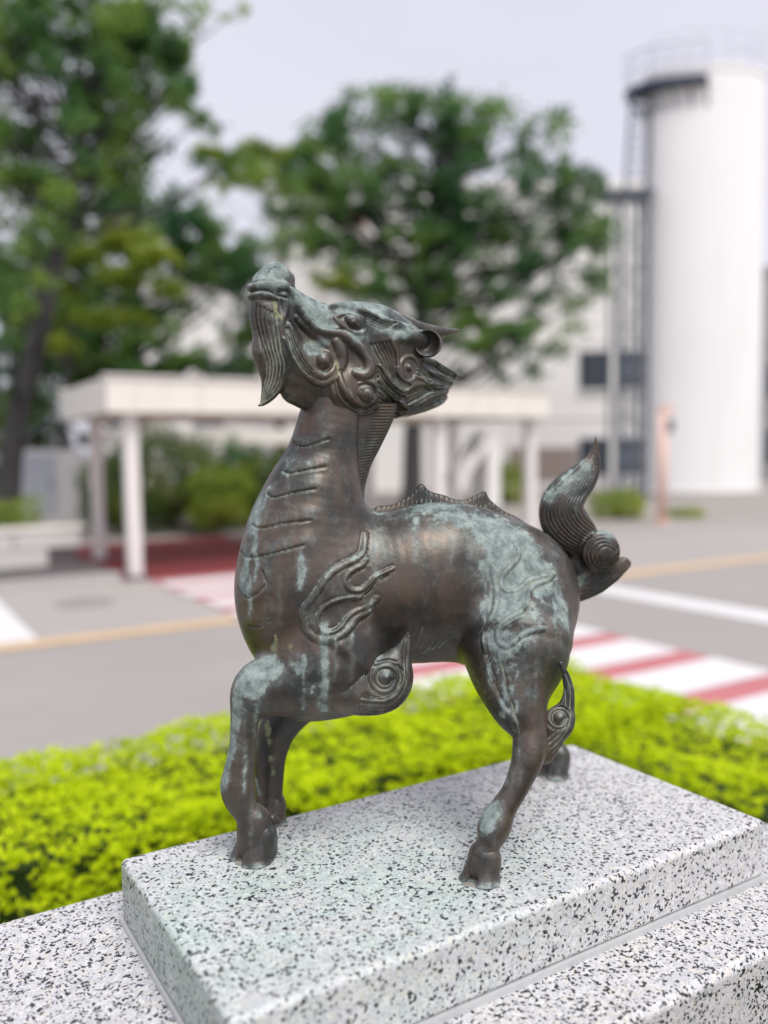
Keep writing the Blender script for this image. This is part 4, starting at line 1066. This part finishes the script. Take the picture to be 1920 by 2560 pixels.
pt_items = [(tr((1235, 1335), (1290, 1385), (1340, 1440)), .030, 1.1), (tr((1235, 1420), (1300, 1460), (1250, 1520)), .026, .85), (tr((1245, 1590), (1270, 1640)), .022, .7), (tr((1395, 1480), (1415, 1550)), .020, .65),
            (tr((1120, 1290), (1170, 1300)), .022, .5), (tr((640, 1680), (680, 1670), (612, 1712)), .020, .95), (tr((745, 1672)), .016, .6), (tr((598, 1740), (586, 1800), (576, 1880), (562, 1935), (555, 1975)), .012, .85), (tr((1330, 1600), (1385, 1600)), .045, .4), (tr((1290, 1700), (1310, 1760)), .02, .35), (tr((1060, 1270), (1110, 1268)), .02, .4), (tr((1270, 1950), (1300, 1900)), .01, .35),
            (tr((1222, 2030), (1215, 2058)), .014, .85), (tr((1218, 2080)), .010, .6), (tr((812, 1610), (812, 1700), (806, 1770)), .008, .75), (tr((775, 1720)), .012, .6), (tr((650, 1260), (632, 1310)), .014, .75), (tr((615, 1400), (612, 1470)), .010, .7),
            (tr((660, 1210)), .010, .5), (tr((753, 1395), (752, 1455)), .006, .7), (tr((1265, 1660), (1290, 1760)), .006, .65), (tr((1235, 1600), (1245, 1680), (1275, 1770)), .006, .6), (tr((648, 1985), (640, 1950), (645, 2040)), .004, .8), (tr((925, 1500), (925, 1590)), .006, .35)]
for x0_, y0_, y1_, r_, w_ in ((812, 1560, 1775, 5, .8), (838, 1600, 1700, 4, .55), (752, 1380, 1470, 4, .7), (760, 1640, 1770, 4, .5), (700, 1440, 1560, 3.5, .45), (880, 1560, 1700, 3.5, .4), (640, 1330, 1450, 5, .6), (625, 1440, 1540, 5, .5), (935, 1330, 1480, 4, .35), (1130, 1300, 1420, 5, .4), (1215, 1420, 1560, 5, .6), (1260, 1640, 1790, 4.5, .75), (1290, 1660, 1800, 4, .6), (1225, 1640, 1720, 4, .55), (1340, 1620, 1760, 6, .45), (1390, 1500, 1640, 6, .5), (1300, 1850, 1960, 4, .4), (1040, 1300, 1400, 5, .35), (640, 1760, 1900, 4, .5), (612, 1740, 1980, 4, .55), (628, 1990, 2110, 4, .4), (720, 1150, 1260, 4, .3), (1235, 2090, 2160, 4, .35)):
    pt_items.append((tr(*[(x0_ + 3 * math.sin(k_ * 1.7), y0_ + (y1_ - y0_) * k_ / 7) for k_ in range(8)]), r_ * mm, w_))
lc_items = [(tr((690, 1600), (705, 1640)), .014, .6), (tr((668, 1810), (675, 1860), (684, 1935)), .007, .65), (tr((905, 1052), (905, 1100), (903, 1170)), .004, .75), (tr((1175, 1660), (1210, 1730), (1255, 1790)), .010, .55), (tr((942, 1060)), .008, .6), (tr((685, 1620), (720, 1618)), .01, .7)]
body = part('body', BF, V2, F, patina=spots(V2, pt_items) + base_patina(N2, .44) + .24 * rid + .02, lichen=spots(V2, lc_items), cavity=cav)

# ---- hooves (cloven, with a splayed rim)
def hoof(px, py, lat, r, lean, h_px, yawn=0.0):
    hs = Sculpt(BF)
    p, t = BF.pt(px, py, lat); m_ = t / FPX
    cx, cy = p[0], p[1]; R = r * m_; H = h_px * m_
    fx, fy = -math.cos(yawn), -math.sin(yawn)      # toe direction
    sx, sy = -fy, fx
    for s_ in (-1, 1):
        ox, oy = cx + sx * s_ * R * .44, cy + sy * s_ * R * .44
        hs.add3(np.array([[ox - fx * lean * R * .1, oy, H, R * .62], [ox + fx * R * .18, oy + fy * R * .18, H * .5, R * .70], [ox + fx * R * .46, oy + fy * R * .46, 0.001, R * .76]]), k=0.004, ay=.92, sm=4)
    hs.add3(np.array([[cx, cy, H * 1.1, R * .86], [cx - fx * R * .12, cy, H * .62, R * .9], [cx - fx * R * .12, cy, H * .3, R * .8]]), k=0.006, ay=.92, sm=4)
    # cleft
    hs.add3(np.array([[cx + fx * R * .80, cy + fy * R * .80, H * .85, .0008], [cx + fx * R * 1.02, cy + fy * R * 1.02, H * .45, .004], [cx + fx * R * 1.16, cy + fy * R * 1.16, -.002, .008]]), k=0.0015, sub=True, sm=4)
    hs.floor = 0.0008
    v, f = hs.mesh(0.0015); n = vnormals(v, f)
    rim = np.clip(1 - v[:, 2] / 0.008, 0, 1); out = v - np.array([cx, cy, 0]); out[:, 2] = 0; out /= (np.linalg.norm(out, axis=1, keepdims=True) + 1e-9)
    v = v + out * (rim ** 1.3 * 0.004)[:, None]
    part('hoof', BF, v, f, patina=rim * .75 + .12 + base_patina(n, .2), lichen=rim * .2)
bedding = weathered('hoof_bedding', (.30, .285, .25), .35, .85, 60, dirt=(.20, .27, .24), dirt_amt=.7)
def bed_ring(px, py, lat, r):
    p, t = BF.pt(px, py, lat); W_ = BF.world(np.array([p[0], p[1], .0])); Lc = W_ @ INV[:3, :3].T + INV[:3, 3]; R = r * t / FPX
    o_ = MB().prism([(Lc[0] - .004 + R * (1.10 + .10 * math.sin(3 * a + px) + .06 * math.sin(7 * a)) * math.cos(a), Lc[1] + R * (1.08 + .1 * math.cos(2 * a + py) + .05 * math.sin(5 * a)) * math.sin(a)) for a in np.linspace(0, 2 * math.pi, 40, endpoint=False)], -.0012, .0009).build('hoof_bedding', bedding, statue)
for a_ in ((642, 2150, -.035, 50), (1203, 2200, -.153, 44), (680, 2052, .066, 34), (1384, 1943, .131, 38)): bed_ring(*a_)
hoof(646, 2150, -.035, 48, 1.0, 60, 0.55)
hoof(1210, 2198, -.153, 41, 1.0, 56, 0.6)
hoof(682, 2052, .066, 34, 1.0, 46, 0.4)
hoof(1388, 1942, .131, 36, 1.0, 50, 0.5)
# dew claws
def small(name, frame, prims, vox=0.0012, parent=None, strokes=None, pat=.25, **kw):
    s_ = Sculpt(frame); s_.prims = prims
    v, f = s_.mesh(vox); n = vnormals(v, f); cv = np.zeros(len(v))
    if strokes: v, cv = engrave(v, n, strokes); n = vnormals(v, f)
    return part(name, frame, v, f, parent=parent, patina=base_patina(n, pat) + kw.get('extra', 0.0), cavity=cv, lichen=kw.get('lichen', np.zeros(len(v))))
for (x, y, lat) in ((692, 2052, -.035), (1257, 2096, -.153)):
    small('dewclaw', BF, [Prim(BF.chain([(x - 12, y - 6, lat, 14), (x + 2, y + 2, lat, 7), (x + 5, y + 8, lat, 3)]), .003)])

# ---- spiral tufts at elbow and hock
def tuft(pl, lat, spine, ctr, rball, spirals, flows, mirror=None, ay=.55):
    s_ = Sculpt(BF)
    for ch in spine: s_.add([(x, y, lat, r) for x, y, r in ch], k=.006, ay=ay)
    s_.prims += s_.ball(ctr[0], ctr[1], rball, sink=.45, k=.002)
    v, f = s_.mesh(0.0013, True); n = vnormals(v, f); ss = []
    for sp, sg, h in spirals + flows:
        Q = s_.line(sp, 3)
        if len(Q) > 1: ss.append((Q, sg * 1.1 * mm, h * 1.6 * mm))
    v, cv = engrave(v, n, ss); n = vnormals(v, f)
    return part(pl, BF, v, f, patina=base_patina(n, .5) + .22, cavity=cv, lichen=.3 * cv)
ec = (964, 1694)
tuft('elbow_tuft', -.083, [[(860, 1735, 50), (920, 1728, 62), (962, 1712, 66), (985, 1672, 44), (1000, 1640, 28), (1014, 1608, 14), (1021, 1584, 4)], [(965, 1700, 58), (975, 1690, 52)]], ec, 12.5,
     [(spiral(ec[0], ec[1], 19, 24, 1.0, .3), 1.2, -1.5), (spiral(ec[0], ec[1], 24, 50, 1.6, .2, 1, 1.08), 1.3, -1.6), (spiral(ec[0], ec[1], 30, 44, 1.2, 2.2, 1, 1.1), 1.0, -.9)],
     [(ze(*q), 1.2, -1.3) for q in (((20, 1090), (200, 1120), (400, 1110), (560, 1000), (660, 800), (660, 600), (640, 450), (660, 250), (740, 140)), ((10, 1170), (200, 1200), (420, 1190), (600, 1070), (700, 850), (705, 600), (700, 400), (720, 200)), ((0, 1250), (200, 1290), (420, 1270), (600, 1150), (690, 1000)), ((10, 1320), (220, 1340), (400, 1320), (560, 1220)), ((60, 1060), (250, 1095), (420, 1070), (540, 960), (600, 820)), ((250, 560), (400, 530), (540, 560)), ((210, 630), (380, 560), (560, 620), (640, 720)))] )
hc = z5((1035, 695))[0]
zz = lambda r, *p: [(z5(q)[0][0], z5(q)[0][1], r_) for q, r_ in zip(p, r)]
tuft('hock_tuft', -.128, [zz((24, 30, 33, 22, 15, 11, 5), (920, 1000), (985, 860), (1040, 740), (1092, 610), (1112, 490), (1092, 370), (1050, 255)), zz((32, 30), (1010, 720), (1050, 740))], hc, 11,
     [(spiral(hc[0], hc[1], 15, 19, 1.0, .3), 1.1, -1.4), (spiral(hc[0], hc[1], 19, 33, 1.4, .2), 1.1, -1.4)],
     [(z5(*q), 1.1, -1.2) for q in (((950, 860), (1040, 790)), ((960, 900), (1060, 810), (1110, 700)), ((970, 940), (1070, 850), (1130, 720), (1130, 550)), ((980, 980), (1050, 920)), ((1090, 600), (1085, 500), (1060, 420)), ((1120, 620), (1130, 480), (1090, 340)))], ay=.5)

# ---- spiny ridge along the back and mane along the neck (ribbed fins)
def fin(name, top, bot, n, thick, lat=0.0, ribs=2, rib_h=.0011, parent=None, lean=0.0, rib_from=-1.0):
    T = even(crom(top, 10), 1.0); Bm = even(crom(bot, 10), 1.0)
    T = T[np.linspace(0, len(T) - 1, n).astype(int)]; Bm = Bm[np.linspace(0, len(Bm) - 1, n).astype(int)]
    rows = 7; V_ = []; F_ = []; tops = []
    for side in (-1, 1):
        for i in range(n):
            for j in range(rows):
                w = j / (rows - 1); x, y = Bm[i] * (1 - w) + T[i] * w
                ii = max(0, min(n - 1, int(round(i + lean * w))))
                rib = rib_h * (0.5 + 0.5 * math.cos(2 * math.pi * i / ribs)) * math.sin(math.pi * min(1, w * .95 + .05)) ** .5
                rib *= min(1.0, max(0.0, (w - rib_from) / .2))
                th_ = thick * (1 - w) ** .8 + .0012 + rib
                V_.append(BF.pt(x, y, lat + side * th_)[0])
    o = n * rows
    for s_ in (0, 1):
        for i in range(n - 1):
            for j in range(rows - 1):
                q = [s_ * o + i * rows + j, s_ * o + (i + 1) * rows + j, s_ * o + (i + 1) * rows + j + 1, s_ * o + i * rows + j + 1]
                F_.append(q if s_ == 0 else q[::-1])
    for i in range(n - 1):
        a = i * rows + rows - 1; b = (i + 1) * rows + rows - 1; F_.append([a, b, o + b, o + a])
        a = i * rows; b = (i + 1) * rows; F_.append([b, a, o + a, o + b])
    for i in (0, n - 1):
        for j in range(rows - 1):
            q = [i * rows + j, i * rows + j + 1, o + i * rows + j + 1, o + i * rows + j]; F_.append(q if i == 0 else q[::-1])
    V_ = np.array(V_)
    k_ = np.tile(np.repeat(np.array([0.5 - 0.5 * math.cos(2 * math.pi * i / ribs) for i in range(n)]), rows), 2)
    k_ = k_ * np.tile(np.tile(np.array([1, .9, .75, .5, .25, .1, 0]) * (1.0 if rib_from < 0 else .25), n), 2)
    return part(name, BF, V_, np.array(F_), parent=parent, patina=np.full(len(V_), .16), cavity=k_ * .9, lichen=k_ * .3)
zr = zm(860, 1180, .3617)
fin('back_ridge', zr((145, 225), (180, 262), (240, 235), (330, 225), (400, 195), (470, 150), (535, 80), (590, 130), (690, 160), (760, 185), (840, 190), (910, 160), (975, 135), (1010, 190), (1100, 265), (1200, 315), (1300, 385), (1380, 440), (1450, 520), (1480, 560)),
    zr((120, 300), (180, 310), (250, 285), (340, 270), (430, 245), (520, 230), (590, 225), (680, 225), (760, 232), (850, 245), (930, 262), (1000, 290), (1050, 315), (1140, 355), (1220, 400), (1300, 450), (1370, 510), (1440, 580), (1470, 620)), 260, .006, ribs=6, rib_h=.0014)
fin('neck_mane', z2((1200, 20), (1165, 150), (1080, 330), (1020, 450), (985, 560), (970, 660), (975, 720), (1010, 750)), z2((880, 20), (880, 170), (870, 330), (860, 450), (850, 560), (850, 660), (860, 760), (900, 810)), 180, .016, ribs=5, rib_h=.0016, lean=3, rib_from=.5)

# ---- tail: rising plume, coil with boss, stem
zt = zm(1330, 1060, .21704)
tl = Sculpt(BF)
tk = lambda *p: [(zt((x, y))[0][0], zt((x, y))[0][1], lat, r * .21704) for x, y, lat, r in p]
tl.add(tk((735, 140, .01, 10), (725, 300, .01, 52), (680, 480, .01, 115), (582, 620, .008, 178), (440, 770, .005, 222), (345, 930, 0, 258), (355, 1080, 0, 278), (440, 1210, 0, 270), (560, 1320, 0, 220), (640, 1400, 0, 150)), k=.008, ay=.62)
tl.add(tk((785, 1465, -.014, 238), (795, 1475, -.024, 232)), k=.003, ay=.52)
tl.add(tk((420, 1960, 0, 130), (560, 1900, 0, 140), (720, 1820, 0, 150), (880, 1720, 0, 135), (1000, 1640, 0, 105), (1070, 1610, 0, 72), (1120, 1620, 0, 22)), k=.010, ay=.7)
tl.add(tk((470, 1620, .0, 60), (560, 1700, .0, 90), (620, 1780, 0, 90)), k=.012, ay=.7)
bc = zt((868, 1520))[0]
tl.prims += tl.ball(bc[0], bc[1], 17, sink=.25, k=.0015)
v, f = tl.mesh(0.0014, True); n = vnormals(v, f); ss = []
Lf = zt((735, 150), (700, 260), (600, 440), (400, 620), (200, 800), (90, 980), (80, 1130), (180, 1300), (330, 1430), (520, 1520))
Rt = zt((745, 150), (780, 400), (785, 560), (730, 700), (610, 830), (590, 960), (640, 1060), (720, 1140), (790, 1190), (740, 1210))
for q in family(Lf, Rt, 11, .07, .93, 22): ss.append((tl.line(q, 3), 1.35 * mm, -2.6 * mm))
for r in (24, 31, 38.5, 46): ss.append((tl.line([(bc[0] - (r - 22) * .55 + r * .92 * math.cos(a), bc[1] - (r - 22) * .25 + r * math.sin(a)) for a in np.linspace(0, 2 * math.pi, 48)], 3), 1.35 * mm, -2.4 * mm))
for q in family(zt((470, 1820), (640, 1780), (800, 1690), (940, 1610), (1000, 1500)), zt((490, 2050), (700, 1990), (900, 1880), (1040, 1740), (1120, 1620)), 7, .08, .92): ss.append((tl.line(q, 3), 1.3 * mm, -2.2 * mm))
v, cv = engrave(v, n, [s_ for s_ in ss if len(s_[0]) > 2]); n = vnormals(v, f)
tt = lambda *p: tl.trace(list(p))[0]
part('tail', BF, v, f, patina=base_patina(n, .4) + spots(v, [(tt(*zt((640, 480), (420, 640), (200, 830))), .010, .6), (tt(*zt((800, 1240), (900, 1290))), .010, .7), (tt(*zt((600, 1760), (540, 1820))), .008, .8)]), cavity=cv * .6, lichen=spots(v, [(tt(*zt((560, 1800))), .008, .6)]))
# ---- head
zb = zm(610, 640, .18090); zc = zm(820, 720, .21700)
hb = Sculpt(HF)
hb.add([(668, 712, 0, 34), (708, 744, 0, 38), (758, 788, 0, 48), (820, 836, 0, 74), (880, 850, 0, 94), (940, 860, 0, 97), (992, 882, 0, 84)], k=.012, ay=.80)
hb.add([(660, 745, 0, 34), (672, 800, 0, 50), (697, 860, 0, 58), (738, 905, 0, 60), (792, 928, 0, 64), (860, 945, 0, 74)], k=.012, ay=.82)
hb.add([(738, 968, 0.004, 44), (790, 985, 0.002, 50), (850, 985, 0, 60)], k=.008, ay=.62)
hb.add([(900, 930, 0, 92), (960, 958, 0, 90), (1020, 958, 0, 74), (1065, 954, 0, 56), (1100, 948, 0, 36), (1126, 941, 0, 17), (1143, 938, 0, 4)], k=.012, ay=.9)
hb.add([(1020, 985, 0, 52), (1060, 990, 0, 38), (1092, 994, 0, 22), (1114, 994, 0, 6)], k=.008, ay=.9)
hb.add([(850, 975, -.012, 58), (900, 985, -.014, 56)], k=.012, ay=.95, mirror=True)
hb.add([(672, 880, 0, 44), (682, 935, 0, 34), (676, 972, 0, 25), (660, 1000, 0, 13), (648, 1013, 0, 4)], k=.008, ay=.85)
ex = []
def T(pts, r, **kw):
    q = hb.tube(pts, r, mirror=True, **kw)
    if q: ex.extend(q)
def BL(p, r, **kw): ex.extend(hb.ball(p[0], p[1], r, mirror=True, **kw))
# upper lip sweeping back into the big hook
T(zb((130, 430), (250, 400), (420, 410), (570, 440), (670, 520), (730, 630), (790, 760), (880, 890), (1000, 990), (1140, 1045), (1300, 1070)) + zc((120, 525), (230, 575), (330, 670), (420, 770), (470, 870), (465, 960), (400, 1010), (310, 985)),
  [11, 12, 13, 13, 12, 12, 12, 12, 12, 12, 12, 12, 12, 13, 14, 15, 17, 16, 10], sink=.15, k=.003)
T(zb((110, 560), (230, 530), (330, 545), (430, 590)), [8, 9, 9, 6], sink=.1, k=.002)
T(zb((545, 570), (565, 680), (555, 800), (545, 920)), [13, 13, 8, 2], sink=.1, k=.0025)
T(zb((720, 850), (820, 960), (960, 1070), (1090, 1170), (1180, 1290), (1250, 1420)), [6, 8, 8, 8, 8, 6], sink=.3, k=.003)
# jaw swirl
BL(zb((1085, 1450))[0], 21, sink=.15, k=.002)
T(zb((620, 950), (690, 1180), (790, 1400), (920, 1570), (1080, 1665), (1200, 1620), (1250, 1500), (1200, 1370), (1090, 1320), (990, 1370)), [6, 9, 10, 10, 10, 10, 9, 8, 6, 3], sink=.05, k=.002)
T(zb((560, 1150), (700, 1430), (840, 1620), (1000, 1735), (1130, 1755), (1240, 1680), (1290, 1560)), [5, 8, 9, 10, 10, 9, 6], sink=.15, k=.002)
# cheek drop and second swirl
T(zc((90, 610), (130, 700), (150, 800), (145, 900), (150, 950)), [12, 17, 18, 12, 4], sink=.1, k=.0025)
BL(zc((430, 1225))[0], 23, sink=.15, k=.002)
T(zc((130, 990), (165, 1130), (260, 1270), (390, 1340), (510, 1310), (565, 1210), (530, 1110), (440, 1075), (360, 1100)), [6, 10, 11, 11, 10, 9, 8, 6, 3], sink=.0, k=.002)
T(zc((70, 1060), (120, 1240), (240, 1370), (390, 1430), (530, 1380), (600, 1260), (575, 1130), (520, 1050)), [5, 9, 10, 11, 10, 9, 6, 3], sink=.1, k=.002)
T(zc((40, 1120), (90, 1310), (230, 1450), (390, 1500), (500, 1460)), [4, 8, 9, 9, 5], sink=.2, k=.002)
# eye, lids, brow
T(zc((235, 365), (280, 400), (325, 435)), [11, 16, 12], sink=.2, k=.0015)
T(zc((75, 340), (150, 310), (250, 300), (340, 345), (410, 430), (425, 495), (370, 520), (270, 500), (160, 430), (75, 345)), 5, sink=.3, k=.002, step=5)
T(zc((20, 215), (140, 205), (260, 225), (400, 270), (540, 335), (700, 400), (850, 450), (970, 480)), [7, 9, 10, 10, 10, 11, 13, 10], sink=.0, k=.004)
# nose
BL(zb((555, 270))[0], 18, sink=.0, k=.002)
ex.append(Prim(HF.chain([(660, 706, 0, 26), (688, 686, 0, 30), (712, 700, 0, 26)]), .006, .95))
# curl behind the eye, wave under it
BL(zc((925, 920))[0], 11, sink=.15, k=.002)
T([tuple(p) for p in spiral(zc((925, 920))[0][0], zc((925, 920))[0][1], 20, 33, 1.15, 2.2, .9, 1.15)], 5, sink=.2, k=.002, step=5)
T(zc((800, 620), (800, 760), (810, 900), (860, 1050), (950, 1110), (1020, 1080)), 5, sink=.3, k=.002)
T(zc((780, 1250), (880, 1190), (1000, 1120), (1110, 1110), (1190, 1170)), [3, 6, 7, 6, 3], sink=.2, k=.002)
# flame-like ends of the mane
T(zc((1080, 820), (1200, 860), (1330, 940), (1470, 1000), (1500, 1005)), [8, 11, 11, 8, 3], sink=.1, k=.002)
T(zc((1150, 960), (1250, 1010), (1360, 1060), (1450, 1085)), [6, 9, 9, 3], sink=.1, k=.002)
T(zc((1000, 1020), (1120, 1070), (1230, 1120), (1330, 1130), (1410, 1140)), [6, 9, 10, 9, 3], sink=.1, k=.002)
T(zc((930, 1350), (1060, 1300), (1200, 1220), (1340, 1190), (1390, 1200)), [6, 9, 10, 9, 4], sink=.1, k=.002)
T(zc((760, 1480), (900, 1430), (1060, 1400), (1220, 1340), (1330, 1290)), [5, 9, 10, 9, 4], sink=.1, k=.002)
T(zc((600, 900), (700, 1070), (820, 1190), (900, 1240)), [5, 8, 8, 4], sink=.2, k=.002)
T(zc((580, 1060), (690, 1200), (820, 1310), (920, 1390)), [5, 8, 9, 5], sink=.2, k=.002)
# ear root
T(zc((820, 560), (940, 560), (1060, 600)), [12, 20, 28], sink=.1, k=.006)
hd = Sculpt(HF); hd.prims = hb.prims + ex
v, f = hd.mesh(0.00115, True); n = vnormals(v, f); ss = []
def HG(px, sg=1.0, h=-1.3):
    sg *= 1.15; h *= 1.75
    Q = hd.line(px, 3)
    if len(Q) > 1:
        ss.append((Q, sg * mm, h * mm)); q = Q.copy(); q[:, 1] *= -1; ss.append((q, sg * mm, h * mm))
def HFm(a, b, n_, lo=0., hi=1., sg=1.0, h=-1.3):
    for q in family(a, b, n_, lo, hi): HG(q, sg, h)
HG(zb((95, 368), (200, 335), (380, 330), (560, 370), (680, 430), (760, 560), (830, 700), (930, 860), (1060, 950), (1180, 990), (1382, 1010)), .9, -1.6)
HG(zb((100, 500), (200, 470), (330, 480), (450, 540), (600, 580)), 1.0, -1.6)
HG(zb((330, 230), (360, 180), (410, 150), (440, 160)), .8, -1.0)
HFm(zc((500, 650), (560, 770), (680, 950), (800, 1120), (930, 1170)), zc((720, 610), (780, 740), (790, 900), (840, 1070), (950, 1120)), 6, .0, .95, 1.15, -1.7)
HFm(zc((575, 890), (680, 1060), (780, 1150), (870, 1200)), zc((600, 1330), (680, 1390), (750, 1470), (790, 1500)), 8, .05, 1., 1.15, -1.8)
HFm(zc((590, 1120), (700, 1240), (820, 1330), (900, 1400)), zc((610, 1240), (720, 1350), (800, 1430), (860, 1450)), 3, .2, .8, .9, -1.2)
HFm(zc((1240, 800), (1330, 910), (1480, 1000)), zc((1230, 1190), (1320, 1170), (1400, 1140)), 8, 0., 1., 1.1, -1.6)
HFm(zc((1050, 860), (1130, 930), (1220, 1050)), zc((1020, 1000), (1100, 1040), (1190, 1100)), 4, .1, .9, 1.0, -1.3)
HFm(zc((940, 1370), (1060, 1320), (1200, 1240), (1380, 1180)), zc((920, 1440), (1080, 1400), (1250, 1320), (1330, 1280)), 4, 0., 1., 1.0, -1.4)
HFm(zc((880, 1260), (1000, 1200), (1140, 1160)), zc((930, 1340), (1040, 1280), (1170, 1200)), 3, .1, .9, .9, -1.0)
HFm(zc((440, 290), (560, 350), (700, 400), (800, 395)), zc((440, 390), (520, 440), (620, 470), (700, 460)), 4, .1, .95, 1.0, -1.5)
HFm(zb((130, 660), (115, 850), (220, 1250), (290, 1480), (268, 1700), (200, 2030)), zb((470, 820), (500, 1000), (545, 1350), (590, 1520), (530, 1780), (420, 1920), (240, 2045)), 6, .1, .93, 1.5, -1.2)
HFm(zb((640, 1000), (740, 1250), (860, 1450), (960, 1560)), zb((560, 1000), (640, 1300), (760, 1540), (900, 1680)), 3, .2, .8, 1.1, -1.2)
HFm(zc((100, 1060), (150, 1220), (260, 1330), (400, 1390), (520, 1340)), zc((60, 1100), (110, 1280), (240, 1410), (390, 1465), (530, 1420)), 2, .1, .9, .9, -1.2)
HG(zc((380, 1190), (430, 1150), (490, 1160), (530, 1220), (510, 1290)), .9, -1.2)
v, cv = engrave(v, n, ss); n = vnormals(v, f)
th = lambda *p: hd.trace(list(p))[0]
hp = spots(v, [(th((745, 735), (775, 765), (800, 790)), .013, .95), (th((690, 690), (660, 700), (700, 670)), .016, .95), (th(*zc((600, 420), (750, 530), (900, 520))), .010, .8), (th(*zc((300, 560), (430, 560))), .008, .7), (th(*zb((1180, 960), (1080, 930))), .010, .8), (th(*zc((180, 230), (420, 200))), .010, .7), (th((885, 755), (940, 765)), .013, .8), (th(*zb((880, 1280), (1140, 1180))), .008, .75)])
hl = spots(v, [(th(*zb((430, 650), (440, 770), (520, 850))), .004, .85), (th(*zc((100, 860), (120, 960), (90, 1040))), .0035, .9), (th(*zb((1060, 1290), (890, 1110))), .007, .6), (th(*zb((1150, 1640))), .006, .6), (th(*zc((830, 1000), (560, 900), (540, 1050))), .004, .5)])
head = part('head', HF, v, f, patina=base_patina(n, .66) + .15 + hp * 1.1, lichen=hl + .34 * cv, cavity=cv)
# ears: open cups
zc_e = zc((1140, 630))[0]
def ear(side):
    s_ = Sculpt(HF); c, t = HF.pt(zc_e[0], zc_e[1], -.052); k_ = t / FPX
    d = -HF.dirs([zc_e])[0] * 1.0; d = d + np.array([-.25, 0, .12]); d /= np.linalg.norm(d)
    c0 = c - d * .010
    s_.add3(np.array([[*(c0 - d * .006 + np.array([-.012, 0, .004])), 22 * k_], [*c0, 33 * k_], [*(c0 + d * .004), 34 * k_]]), k=.004, sm=3)
    s_.add3(np.array([[*(c0 + d * .009), 29.5 * k_], [*(c0 + d * .030), 48 * k_]]), k=.0015, sub=True, sm=3)
    v_, f_ = s_.mesh(.0011)
    if side: v_ = v_ * np.array([1, -1, 1]); f_ = f_[:, ::-1]
    n_ = vnormals(v_, f_)
    part('ear', HF, v_, f_, patina=base_patina(n_, .45))
ear(0); ear(1)
small('horn', HF, [Prim(HF.chain([(935, 800, 0, 38), (1000, 812, 0, 27), (1055, 824, 0, 18), (1105, 829, 0, 11), (1146, 827, 0, 4)]), .004, .8)], pat=.75)
small('eyeball', HF, hb.ball(*zc((285, 402))[0], 13, sink=-.25), pat=.2)
